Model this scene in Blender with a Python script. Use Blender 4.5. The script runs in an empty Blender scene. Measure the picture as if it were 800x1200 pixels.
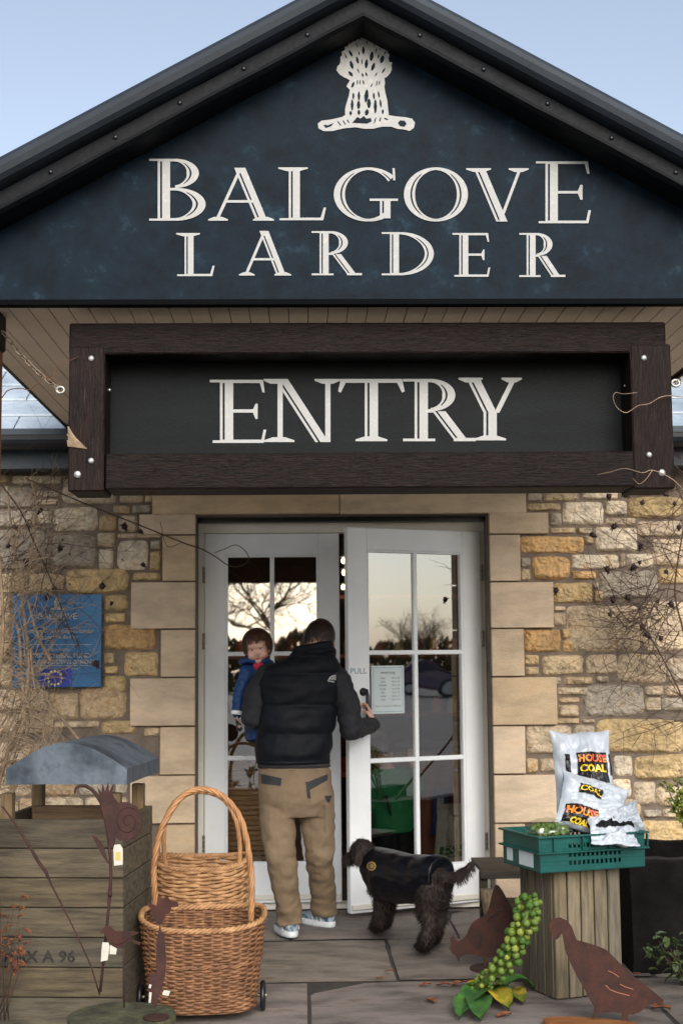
import bpy, math, random
from mathutils import Vector, Matrix, noise
from math import sin, cos, pi, radians as R
V = Vector
S_ = bpy.context.scene
# ---------------------------------------------------------------- camera
CAM = V((0, 0, 1.48)); F = 1667.0
MR = (Matrix.Rotation(-R(1.59), 3, 'Z') @ Matrix.Rotation(R(90 + 5.875), 3, 'X') @ Matrix.Rotation(-R(0.5), 3, 'Z'))
cd = bpy.data.cameras.new('camera'); cam = bpy.data.objects.new('camera', cd); S_.collection.objects.link(cam)
cam.matrix_world = Matrix.Translation(CAM) @ MR.to_4x4()
cd.sensor_fit = 'VERTICAL'; cd.sensor_height = 36; cd.lens = 50; cd.clip_end = 1000; cd.clip_start = .05
cd.dof.use_dof = True; cd.dof.focus_distance = 5.6; cd.dof.aperture_fstop = 5.6
S_.camera = cam
# ---------------------------------------------------------------- sky and sun
SUN_EL, SUN_AZ = 30, 170      # azimuth clockwise from +Y: behind the camera, a little to the right
w = bpy.data.worlds.new('World'); S_.world = w; w.use_nodes = True
nt = w.node_tree; bgn = nt.nodes['Background']; sky = nt.nodes.new('ShaderNodeTexSky')
sky.sky_type = 'NISHITA'; sky.sun_disc = False; sky.sun_elevation = R(SUN_EL); sky.sun_rotation = R(SUN_AZ)
sky.air_density = 1.0; sky.dust_density = 1.6; sky.ozone_density = 1.0
hs = nt.nodes.new('ShaderNodeHueSaturation'); hs.inputs['Saturation'].default_value = .66; nt.links.new(sky.outputs[0], hs.inputs['Color']); nt.links.new(hs.outputs[0], bgn.inputs[0]); bgn.inputs[1].default_value = .082
sd = bpy.data.lights.new('sun', 'SUN'); so = bpy.data.objects.new('sun', sd); S_.collection.objects.link(so)
sd.energy = 1.5; sd.angle = R(42); sd.color = (1, .96, .90)
sdir = V((sin(R(SUN_AZ)) * cos(R(SUN_EL)), cos(R(SUN_AZ)) * cos(R(SUN_EL)), sin(R(SUN_EL))))
so.rotation_euler = sdir.to_track_quat('Z', 'Y').to_euler(); so.location = (0, -5, 12)
S_.view_settings.view_transform = 'Standard'; S_.view_settings.look = 'None'
S_.view_settings.exposure = 1.33; S_.view_settings.gamma = 1

# ---------------------------------------------------------------- pixel helpers (photo pixels 800 x 1200 -> world)
def ray(px, py): return MR @ V(((px - 400) / F, (600 - py) / F, -1))
def P(px, py, Y):
    d = ray(px, py); return CAM + d * (Y / d.y)
def G(px, py, z=0.0):
    d = ray(px, py); return CAM + d * ((z - CAM.z) / d.z)
def S(r, g, b): return tuple(((c / 255) / 12.92 if c / 255 <= .04045 else ((c / 255 + .055) / 1.055) ** 2.4) for c in (r, g, b)) + (1,)

# ---------------------------------------------------------------- mesh builder
class MB:
    def __init__(s): s.v = []; s.f = []; s.c = []; s.m = []
    def add(s, vs, fs, col=None, mi=0):
        n = len(s.v); s.v += [V(p) for p in vs]; s.f += [tuple(i + n for i in f) for f in fs]
        s.c += [col] * len(fs); s.m += [mi] * len(fs); return s
    def box(s, c, d, rz=0, col=None, rot=None, bev=0.0, mi=0):
        M = (rot if rot is not None else Matrix.Rotation(rz, 3, 'Z')); c = V(c)
        x, y, z = d[0] / 2, d[1] / 2, d[2] / 2
        if bev <= 0:
            vs = [c + M @ V((sx * x, sy * y, sz * z)) for sx in (-1, 1) for sy in (-1, 1) for sz in (-1, 1)]
            s.add(vs, [(0, 1, 3, 2), (4, 6, 7, 5), (0, 4, 5, 1), (2, 3, 7, 6), (0, 2, 6, 4), (1, 5, 7, 3)], col, mi); return s
        b = min(bev, x * .45, y * .45, z * .45); vs = []; ix = {}
        for sx in (-1, 1):
            for sy in (-1, 1):
                for sz in (-1, 1):
                    for k in range(3):
                        q = [x - b, y - b, z - b]; q[k] = (x, y, z)[k]
                        ix[(sx, sy, sz, k)] = len(vs); vs.append(c + M @ V((sx * q[0], sy * q[1], sz * q[2])))
        I = lambda a, bb, cc, k: ix[(a, bb, cc, k)]
        fs = []
        for k in range(3):
            for sg in (-1, 1):
                o = [(-1, -1), (1, -1), (1, 1), (-1, 1)]; f = []
                for a, bb in o:
                    t = [0, 0, 0]; t[k] = sg; t[(k + 1) % 3] = a; t[(k + 2) % 3] = bb; f.append(I(*t, k))
                fs.append(tuple(f if sg > 0 else f[::-1]))
        for k in range(3):
            k1, k2 = (k + 1) % 3, (k + 2) % 3
            for a in (-1, 1):
                for bb in (-1, 1):
                    t0 = [0, 0, 0]; t0[k] = -1; t0[k1] = a; t0[k2] = bb; t1 = list(t0); t1[k] = 1
                    f = [I(*t0, k1), I(*t1, k1), I(*t1, k2), I(*t0, k2)]
                    fs.append(tuple(f if a * bb < 0 else f[::-1]))
        for a in (-1, 1):
            for bb in (-1, 1):
                for cc in (-1, 1):
                    f = [I(a, bb, cc, 0), I(a, bb, cc, 1), I(a, bb, cc, 2)]
                    fs.append(tuple(f if a * bb * cc > 0 else f[::-1]))
        s.add(vs, fs, col, mi); return s
    def tube(s, pts, rad, n=6, col=None, caps=True, closed=False, mi=0):
        pts = [V(p) for p in pts]; m = len(pts)
        if not hasattr(rad, '__len__'): rad = [rad] * m
        vs = []; up = None
        for i, p in enumerate(pts):
            if closed: t = pts[(i + 1) % m] - pts[i - 1]
            else: t = pts[min(i + 1, m - 1)] - pts[max(i - 1, 0)]
            t = t.normalized() if t.length > 1e-9 else V((0, 0, 1))
            if up is None: up = t.orthogonal().normalized()
            up = up - t * up.dot(t); up = up.normalized() if up.length > 1e-6 else t.orthogonal().normalized()
            b = t.cross(up)
            for k in range(n):
                a = 2 * pi * k / n; vs.append(p + (up * cos(a) + b * sin(a)) * rad[i])
        fs = []
        for i in range(m if closed else m - 1):
            for k in range(n):
                a0 = i * n + k; a1 = i * n + (k + 1) % n; j = (i + 1) % m
                fs.append((a0, a1, j * n + (k + 1) % n, j * n + k))
        if caps and not closed: fs += [tuple(range(n))[::-1], tuple(range((m - 1) * n, m * n))]
        s.add(vs, fs, col, mi); return s
    def loft(s, rings, n=20, col=None, e=2.0, mi=0):   # rings: (centre, ax_vec, bx_vec)
        vs = []; m = len(rings)
        for c, a, b in rings:
            for k in range(n):
                t = 2 * pi * k / n; ct, st = cos(t), sin(t)
                vs.append(V(c) + V(a) * (abs(ct) ** (2 / e) * (1 if ct > 0 else -1)) + V(b) * (abs(st) ** (2 / e) * (1 if st > 0 else -1)))
        fs = [(i * n + k, i * n + (k + 1) % n, (i + 1) * n + (k + 1) % n, (i + 1) * n + k) for i in range(m - 1) for k in range(n)]
        fs += [tuple(range(n))[::-1], tuple(range((m - 1) * n, m * n))]
        s.add(vs, fs, col, mi); return s
    def ell(s, c, r, rot=None, nu=14, nv=9, col=None, mi=0):
        c = V(c); M = rot if rot is not None else Matrix.Identity(3)
        if not hasattr(r, '__len__'): r = (r, r, r)
        vs = [c + M @ V((0, 0, r[2]))]
        for j in range(1, nv):
            t = pi * j / nv
            for k in range(nu):
                a = 2 * pi * k / nu; vs.append(c + M @ V((r[0] * sin(t) * cos(a), r[1] * sin(t) * sin(a), r[2] * cos(t))))
        vs.append(c + M @ V((0, 0, -r[2]))); L = len(vs) - 1
        fs = [(0, 1 + k, 1 + (k + 1) % nu) for k in range(nu)]
        for j in range(nv - 2):
            for k in range(nu):
                a = 1 + j * nu + k; b = 1 + j * nu + (k + 1) % nu; fs.append((a, a + nu, b + nu, b))
        o = 1 + (nv - 2) * nu
        fs += [(o + k, L, o + (k + 1) % nu) for k in range(nu)]
        s.add(vs, fs, col, mi); return s
    def cap(s, p0, p1, r0, r1=None, n=12):   # closed rounded capsule
        r1 = r0 if r1 is None else r1; p0, p1 = V(p0), V(p1); d = (p1 - p0).normalized()
        pts = [p0 - d * r0 * .95, p0 - d * r0 * .6, p0 - d * r0 * .25, p0, p1, p1 + d * r1 * .25, p1 + d * r1 * .6, p1 + d * r1 * .95]
        rr = [r0 * .3, r0 * .8, r0 * .97, r0, r1, r1 * .97, r1 * .8, r1 * .3]
        return s.tube(pts, rr, n)
    def chain(s, pts, rad, n=12):
        for i in range(len(pts) - 1): s.cap(pts[i], pts[i + 1], rad[i], rad[i + 1], n)
        return s
    def prism(s, poly, vec, col=None, mi=0):   # planar polygon extruded by vec
        n = len(poly); vec = V(vec); vs = [V(p) for p in poly] + [V(p) + vec for p in poly]
        fs = [tuple(range(n)), tuple(range(n, 2 * n))[::-1]] + [(i, i + n, (i + 1) % n + n, (i + 1) % n) for i in range(n)]
        s.add(vs, fs, col, mi); return s
    def grid(s, fn, nu, nv, col=None, mi=0, flip=False):
        vs = [fn(i / nu, j / nv) for j in range(nv + 1) for i in range(nu + 1)]
        fs = []
        for j in range(nv):
            for i in range(nu):
                a = j * (nu + 1) + i; f = (a, a + 1, a + nu + 2, a + nu + 1); fs.append(f[::-1] if flip else f)
        s.add(vs, fs, col, mi); return s
    def build(s, name, mat, parent=None, smooth=False, origin=None):
        me = bpy.data.meshes.new(name); o0 = V(origin) if origin is not None else V((0, 0, 0))
        me.from_pydata([tuple(p - o0) for p in s.v], [], s.f)
        for mt in (mat if isinstance(mat, (list, tuple)) else [mat]): me.materials.append(mt)
        if any(m for m in s.m): me.polygons.foreach_set('material_index', s.m)
        if any(c is not None for c in s.c):
            at = me.color_attributes.new('Col', 'FLOAT_COLOR', 'CORNER'); d = []
            for p, c in zip(me.polygons, s.c):
                c = c or (1, 1, 1, 1)
                for _ in range(p.loop_total): d += list(c)[:4] if len(c) == 4 else list(c) + [1]
            at.data.foreach_set('color', d)
        if smooth: me.polygons.foreach_set('use_smooth', [True] * len(me.polygons))
        me.validate(); me.update()
        ob = bpy.data.objects.new(name, me); ob.location = o0; S_.collection.objects.link(ob)
        if parent is not None:
            ob.parent = parent; ob.location = o0 - WL(parent)
        return ob
def WL(o):
    p = V(o.location)
    while o.parent: o = o.parent; p += V(o.location)
    return p
def tag(o, label, cat, group=None, kind=None):
    if label: o['label'] = label
    if cat: o['category'] = cat
    if group: o['group'] = group
    if kind: o['kind'] = kind
    return o
def thing(name, label, cat, loc=(0, 0, 0), group=None):
    o = bpy.data.objects.new(name, None); o.location = loc; o.empty_display_size = .1; S_.collection.objects.link(o)
    return tag(o, label, cat, group)
def structure(o): o['kind'] = 'structure'; return o
def copy_tree(o, parent=None):
    c = o.copy(); S_.collection.objects.link(c); c.parent = parent
    for ch in list(o.children): copy_tree(ch, c)
    return c
def organic(name, mb, voxel, mat, parent, sm=3, fn=None, origin=None):
    """union of overlapping closed shapes -> one continuous smooth surface"""
    me = bpy.data.meshes.new('t'); me.from_pydata([tuple(p) for p in mb.v], [], mb.f); me.update()
    ob = bpy.data.objects.new('t', me); S_.collection.objects.link(ob)
    md = ob.modifiers.new('r', 'REMESH'); md.mode = 'VOXEL'; md.voxel_size = voxel
    if sm: m2 = ob.modifiers.new('s', 'SMOOTH'); m2.factor = .5; m2.iterations = sm
    dg = bpy.context.evaluated_depsgraph_get(); ev = ob.evaluated_get(dg)
    nm = bpy.data.meshes.new_from_object(ev); bpy.data.objects.remove(ob)
    if fn:
        ns = [v.normal.copy() for v in nm.vertices]
        for v, n in zip(nm.vertices, ns): v.co = fn(v.co.copy(), n)
    o0 = V(origin) if origin is not None else (WL(parent) if parent else V((0, 0, 0)))
    for v in nm.vertices: v.co -= o0
    nm.materials.clear(); nm.materials.append(mat)
    nm.polygons.foreach_set('use_smooth', [True] * len(nm.polygons)); nm.name = name; nm.update()
    o = bpy.data.objects.new(name, nm); S_.collection.objects.link(o); o.location = o0
    if parent is not None: o.parent = parent; o.location = o0 - WL(parent)
    return o

# ---------------------------------------------------------------- materials
def mat(name, c1, c2=None, scale=6, rough=.6, bump=0.0, bscale=40, stretch=(1, 1, 1), metal=0, attr=False, c3=None, spec=.5, detail=8, contrast=(.35, .65), bdist=.01, coat=0, sheen=0, alpha=1, trans=0, sub=0):
    m = bpy.data.materials.new(name); m.use_nodes = True; t = m.node_tree; N = t.nodes; L = t.links.new
    b = N['Principled BSDF']; b.inputs['Roughness'].default_value = rough; b.inputs['Metallic'].default_value = metal
    b.inputs['Specular IOR Level'].default_value = spec; b.inputs['Coat Weight'].default_value = coat
    b.inputs['Sheen Weight'].default_value = sheen; b.inputs['Alpha'].default_value = alpha
    b.inputs['Transmission Weight'].default_value = trans
    if sub: b.inputs['Subsurface Weight'].default_value = sub; b.inputs['Subsurface Radius'].default_value = (.02, .008, .004); b.inputs['Subsurface Scale'].default_value = .5
    tc = N.new('ShaderNodeTexCoord'); mp = N.new('ShaderNodeMapping'); mp.inputs['Scale'].default_value = stretch
    L(tc.outputs['Object'], mp.inputs[0])
    out = None
    if c2 is not None:
        n = N.new('ShaderNodeTexNoise'); n.inputs['Scale'].default_value = scale; n.inputs['Detail'].default_value = detail; n.inputs['Roughness'].default_value = .62
        L(mp.outputs[0], n.inputs['Vector'])
        r = N.new('ShaderNodeValToRGB'); r.color_ramp.elements[0].position = contrast[0]; r.color_ramp.elements[1].position = contrast[1]
        r.color_ramp.elements[0].color = c1; r.color_ramp.elements[1].color = c2
        if c3: e = r.color_ramp.elements.new(contrast[1] + .12); e.color = c3
        L(n.outputs['Fac'], r.inputs[0]); out = r.outputs[0]
    if attr:
        a = N.new('ShaderNodeAttribute'); a.attribute_name = 'Col'
        if out:
            mx = N.new('ShaderNodeMix'); mx.data_type = 'RGBA'; mx.blend_type = 'MULTIPLY'; mx.inputs[0].default_value = 1
            L(out, mx.inputs[6]); L(a.outputs['Color'], mx.inputs[7]); out = mx.outputs[2]
        else: out = a.outputs['Color']
    if out: L(out, b.inputs['Base Color'])
    else: b.inputs['Base Color'].default_value = c1
    if bump:
        n2 = N.new('ShaderNodeTexNoise'); n2.inputs['Scale'].default_value = bscale; n2.inputs['Detail'].default_value = 8
        L(mp.outputs[0], n2.inputs['Vector']); bp = N.new('ShaderNodeBump'); bp.inputs['Strength'].default_value = bump; bp.inputs['Distance'].default_value = bdist
        L(n2.outputs['Fac'], bp.inputs['Height']); L(bp.outputs[0], b.inputs['Normal'])
        rr = N.new('ShaderNodeMapRange'); rr.inputs['To Min'].default_value = max(0.02, rough - .12); rr.inputs['To Max'].default_value = min(1, rough + .12)
        L(n2.outputs['Fac'], rr.inputs[0]); L(rr.outputs[0], b.inputs['Roughness'])
    return m
W1 = (1, 1, 1, 1)
M = {}
M['stone'] = mat('rubble_stone', (.58, .54, .50, 1), (1.32, 1.27, 1.18, 1), 14, .9, 1.0, 46, attr=True, c3=(1.0, .82, .60, 1), contrast=(.28, .56), bdist=.026)
M['ashlar'] = mat('dressed_sandstone', (.74, .72, .70, 1), (1.12, 1.10, 1.06, 1), 4.2, .88, .8, 120, stretch=(1, 1, 2.6), attr=True, contrast=(.28, .60), c3=(1.05, .92, .76, 1), bdist=.006, detail=12)
M['mortar'] = mat('mortar', S(98, 86, 76), S(128, 114, 101), 8, .95, .7, 60)
M['board_blue'] = mat('painted_board', S(3, 15, 25), S(9, 27, 39), 11, .6, .15, 160, c3=S(30, 50, 63), contrast=(.36, .60), spec=.12, detail=12, bdist=.002)
M['lettering'] = mat('white_paint', S(196, 193, 186), S(168, 168, 166), 60, .7, contrast=(.2, .45), spec=.2)
M['verge'] = mat('dark_metal', S(24, 31, 38), S(34, 43, 52), 5, .6, .15, 80, bdist=.003)
M['bargeboard'] = mat('dark_weathered_board', S(12, 14, 17), S(24, 25, 28), 8, .55, .3, 60, c3=S(44, 34, 26), contrast=(.35, .8), spec=.12, bdist=.004)
M['soffit'] = mat('soffit_paint', S(212, 200, 188), S(226, 214, 202), 3, .7, .1, 50)
M['beam'] = mat('dark_stained_timber', S(8, 4, 3), S(34, 20, 16), 9, .6, .9, 22, stretch=(1, 4, 14), c3=S(78, 62, 64), contrast=(.38, .72), bdist=.006, spec=.2)
M['beamv'] = mat('dark_stained_timber_upright', S(8, 4, 3), S(38, 22, 18), 9, .6, .9, 22, stretch=(14, 4, 1), c3=S(92, 76, 80), contrast=(.36, .66), bdist=.006, spec=.2)
M['panel'] = mat('chalk_panel', S(8, 11, 14), S(14, 18, 21), 5, .6, .1, 60, c3=S(26, 32, 36), contrast=(.4, .7), stretch=(1, 1, 4), spec=.15)
M['bolt'] = mat('zinc', S(190, 190, 188), S(140, 138, 134), 60, .4, metal=.6)
M['chain'] = mat('rusty_chain', S(150, 140, 130), S(110, 84, 60), 50, .5, metal=.6)
M['post'] = mat('post_timber', S(84, 48, 28), S(116, 72, 44), 8, .7, .4, 30, stretch=(8, 8, 1))
M['slate'] = mat('slate', S(130, 142, 155), S(172, 184, 194), 3, .3, .3, 30)
M['gutter'] = mat('gutter_black', S(14, 18, 24), S(24, 28, 34), 10, .35)
M['fascia'] = mat('fascia_grey', S(34, 46, 56), S(42, 54, 64), 10, .6)
M['door'] = mat('door_paint', S(230, 233, 236), S(240, 242, 243), 4, .42, .05, 30, bdist=.002)
M['frame'] = mat('frame_paint', S(222, 217, 205), S(230, 226, 214), 4, .5, .05, 30)
M['dark'] = mat('interior_dark', S(38, 26, 20), S(58, 40, 30), 3, .8)
M['steel'] = mat('hinge_steel', S(120, 112, 98), S(150, 142, 126), 40, .45, metal=.7)
M['black'] = mat('black_plastic', S(18, 18, 20), S(28, 28, 30), 30, .4)
M['paper'] = mat('paper', S(190, 202, 204), S(204, 212, 212), 5, .6)
M['ink'] = mat('ink', S(70, 74, 80), rough=.7)
M['slab'] = mat('paving_stone', (.52, .49, .47, 1), (1.2, 1.16, 1.12, 1), 3.4, .7, .8, 34, attr=True, stretch=(1, 2.0, 1), c3=(.86, .68, .54, 1), contrast=(.32, .58), bdist=.008, detail=12)
M['joint'] = mat('joint_sand', S(44, 40, 38), S(60, 56, 52), 12, .95, .5, 60)
M['tarmac'] = mat('tarmac', S(58, 58, 60), S(80, 78, 76), 3, .9, .4, 80)
M['grass'] = mat('grass', S(64, 72, 38), S(96, 92, 56), .6, .95, .6, 20)
M['oldwood'] = mat('weathered_boards', (.34, .31, .27, 1), (1.0, .94, .82, 1), 4, .8, .6, 24, stretch=(1, 6, 12), attr=True, c3=(.8, .62, .42, 1), contrast=(.32, .62), bdist=.005)
M['oldwoodv'] = mat('weathered_slats', (.42, .42, .40, 1), (1.05, 1.0, .9, 1), 5, .8, .6, 24, stretch=(10, 10, 1), attr=True, c3=(.62, .5, .36, 1), contrast=(.32, .62), bdist=.005)
M['zinc'] = mat('zinc_lid', S(50, 59, 68), S(92, 102, 112), 6, .5, .5, 30, stretch=(1, 1, 1), metal=.2, c3=S(52, 62, 72), contrast=(.3, .56), bdist=.005)
M['rust'] = mat('rusty_steel', S(36, 18, 13), S(64, 30, 18), 14, .85, .5, 90, c3=S(92, 46, 24), contrast=(.34, .66), bdist=.003)
M['rustp'] = mat('dull_purple_rust', S(38, 19, 16), S(66, 36, 30), 16, .85, .5, 90, c3=S(80, 42, 28), contrast=(.34, .7), bdist=.003)
M['moss'] = mat('mossy_bark', S(52, 48, 30), S(104, 104, 70), 12, .95, .9, 40, c3=S(72, 60, 44), bdist=.01)
M['wicker'] = mat('wicker', S(82, 52, 33), S(134, 94, 62), 22, .7, .4, 90, c3=S(170, 128, 92), contrast=(.3, .62), bdist=.002)
M['wickerl'] = mat('pale_wicker', S(126, 88, 56), S(176, 134, 92), 22, .65, .4, 90, c3=S(202, 162, 120), contrast=(.3, .62), bdist=.002)
M['cane'] = mat('cane_handle', S(138, 94, 58), S(172, 126, 82), 14, .5, .3, 60, bdist=.002)
M['nylon'] = mat('black_quilted_nylon', S(8, 11, 17), S(13, 16, 24), 5, .65, .35, 14, spec=.22, bdist=.015)
M['softshell'] = mat('charcoal_softshell', S(22, 23, 28), S(30, 31, 37), 9, .8, .35, 22, bdist=.01)
M['khaki'] = mat('khaki_canvas', S(108, 91, 71), S(130, 111, 88), 6, .9, .6, 12, c3=S(90, 75, 58), contrast=(.3, .66), bdist=.018)
M['greypatch'] = mat('grey_pocket_fabric', S(34, 35, 38), S(48, 48, 51), 20, .8)
M['skin'] = mat('skin', S(206, 158, 138), S(222, 178, 158), 7, .5, .12, 60, sub=.15, bdist=.002)
M['hairdark'] = mat('dark_brown_hair', S(34, 22, 18), S(58, 38, 28), 30, .5)
M['hairbrown'] = mat('brown_hair', S(44, 27, 19), S(88, 56, 38), 30, .45)
M['navy'] = mat('blue_shell_jacket', S(6, 48, 96), S(10, 60, 116), 8, .6, .4, 20, bdist=.008)
M['red'] = mat('red_knit', S(190, 30, 60), S(206, 44, 76), 20, .8)
M['white'] = mat('reflective_white', S(235, 235, 235), S(220, 220, 220), 30, .5)
M['trainer'] = mat('trainer_grey_blue', S(60, 82, 104), S(150, 164, 176), 26, .6, .3, 60, contrast=(.42, .56))
M['sole'] = mat('trainer_sole', S(205, 210, 212), S(186, 190, 192), 30, .6)
M['fur'] = mat('dark_brown_fur', S(15, 8, 6), S(40, 23, 15), 22, .75, contrast=(.3, .7))
M['dogcoat'] = mat('glossy_dog_coat', S(4, 5, 11), S(7, 8, 15), 6, .36, .25, 14, bdist=.01, spec=.25)
M['gold'] = mat('gold_badge', S(180, 150, 90), S(140, 110, 60), 60, .5, metal=.4)
M['crate'] = mat('teal_plastic', S(2, 66, 62), S(5, 82, 76), 7, .42, .15, 60, bdist=.002)
M['bagw'] = mat('white_polythene', S(170, 178, 188), S(192, 198, 204), 8, .32, .6, 16, bdist=.012)
M['bagg'] = mat('grey_polythene', S(150, 158, 168), S(188, 194, 200), 8, .35, .6, 16, bdist=.012)
M['bagk'] = mat('print_black', S(22, 18, 22), rough=.4)
M['printor'] = mat('print_orange', S(236, 150, 60), S(232, 96, 96), 22, .4, contrast=(.45, .55))
M['printyl'] = mat('print_yellow', S(240, 205, 60), rough=.4)
M['sprout'] = mat('sprout_green', S(50, 80, 20), S(104, 124, 42), 46, .6, .5, 70, c3=S(150, 146, 66), contrast=(.3, .66), bdist=.003)
M['leaf'] = mat('cabbage_leaf', S(34, 74, 34), S(72, 116, 48), 12, .55, .4, 40, c3=S(206, 178, 50), contrast=(.35, .66), bdist=.004)
M['leafd'] = mat('dark_leaf', S(28, 44, 20), S(74, 90, 40), 14, .6)
M['deadleaf'] = mat('dead_leaf', S(92, 48, 30), S(130, 78, 46), 30, .8)
M['twig'] = mat('pale_twig', S(118, 98, 78), S(160, 138, 112), 20, .85, .3, 60)
M['twigd'] = mat('dark_twig', S(44, 32, 28), S(78, 56, 44), 20, .85)
M['hip'] = mat('dried_hip', S(24, 14, 14), S(46, 22, 22), 30, .7)
M['plaque'] = mat('plaque_blue', S(4, 92, 142), S(8, 102, 156), 4, .4, c3=S(70, 120, 150), contrast=(.35, .74))
M['euflag'] = mat('flag_blue', S(8, 50, 160), rough=.4)
M['star'] = mat('flag_star', S(240, 226, 90), rough=.5)
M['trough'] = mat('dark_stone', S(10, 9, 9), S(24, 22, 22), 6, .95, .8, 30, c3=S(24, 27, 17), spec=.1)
M['bark'] = mat('bark', S(82, 62, 40), S(122, 94, 62), 12, .9, .6, 40)
M['glassm'] = None

def glass(name, gl, tint=(1, 1, 1, 1), rough=.012):
    m = bpy.data.materials.new(name); m.use_nodes = True; t = m.node_tree; N = t.nodes; L = t.links.new
    N.remove(N['Principled BSDF']); o = N['Material Output']
    tr = N.new('ShaderNodeBsdfTransparent'); tr.inputs[0].default_value = tint
    g = N.new('ShaderNodeBsdfGlossy'); g.inputs['Roughness'].default_value = rough
    mx = N.new('ShaderNodeMixShader'); mx.inputs[0].default_value = gl
    tc = N.new('ShaderNodeTexCoord'); n = N.new('ShaderNodeTexNoise'); n.inputs['Scale'].default_value = 4; n.inputs['Detail'].default_value = 1
    L(tc.outputs['Object'], n.inputs['Vector']); bp = N.new('ShaderNodeBump'); bp.inputs['Strength'].default_value = .035; bp.inputs['Distance'].default_value = .01
    L(n.outputs['Fac'], bp.inputs['Height']); L(bp.outputs[0], g.inputs['Normal'])
    L(tr.outputs[0], mx.inputs[1]); L(g.outputs[0], mx.inputs[2]); L(mx.outputs[0], o.inputs[0]); return m
M['glass'] = glass('window_glass', .5)
M['clearbag'] = glass('clear_film', .12, (.93, .96, .93, 1), .25)

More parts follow.
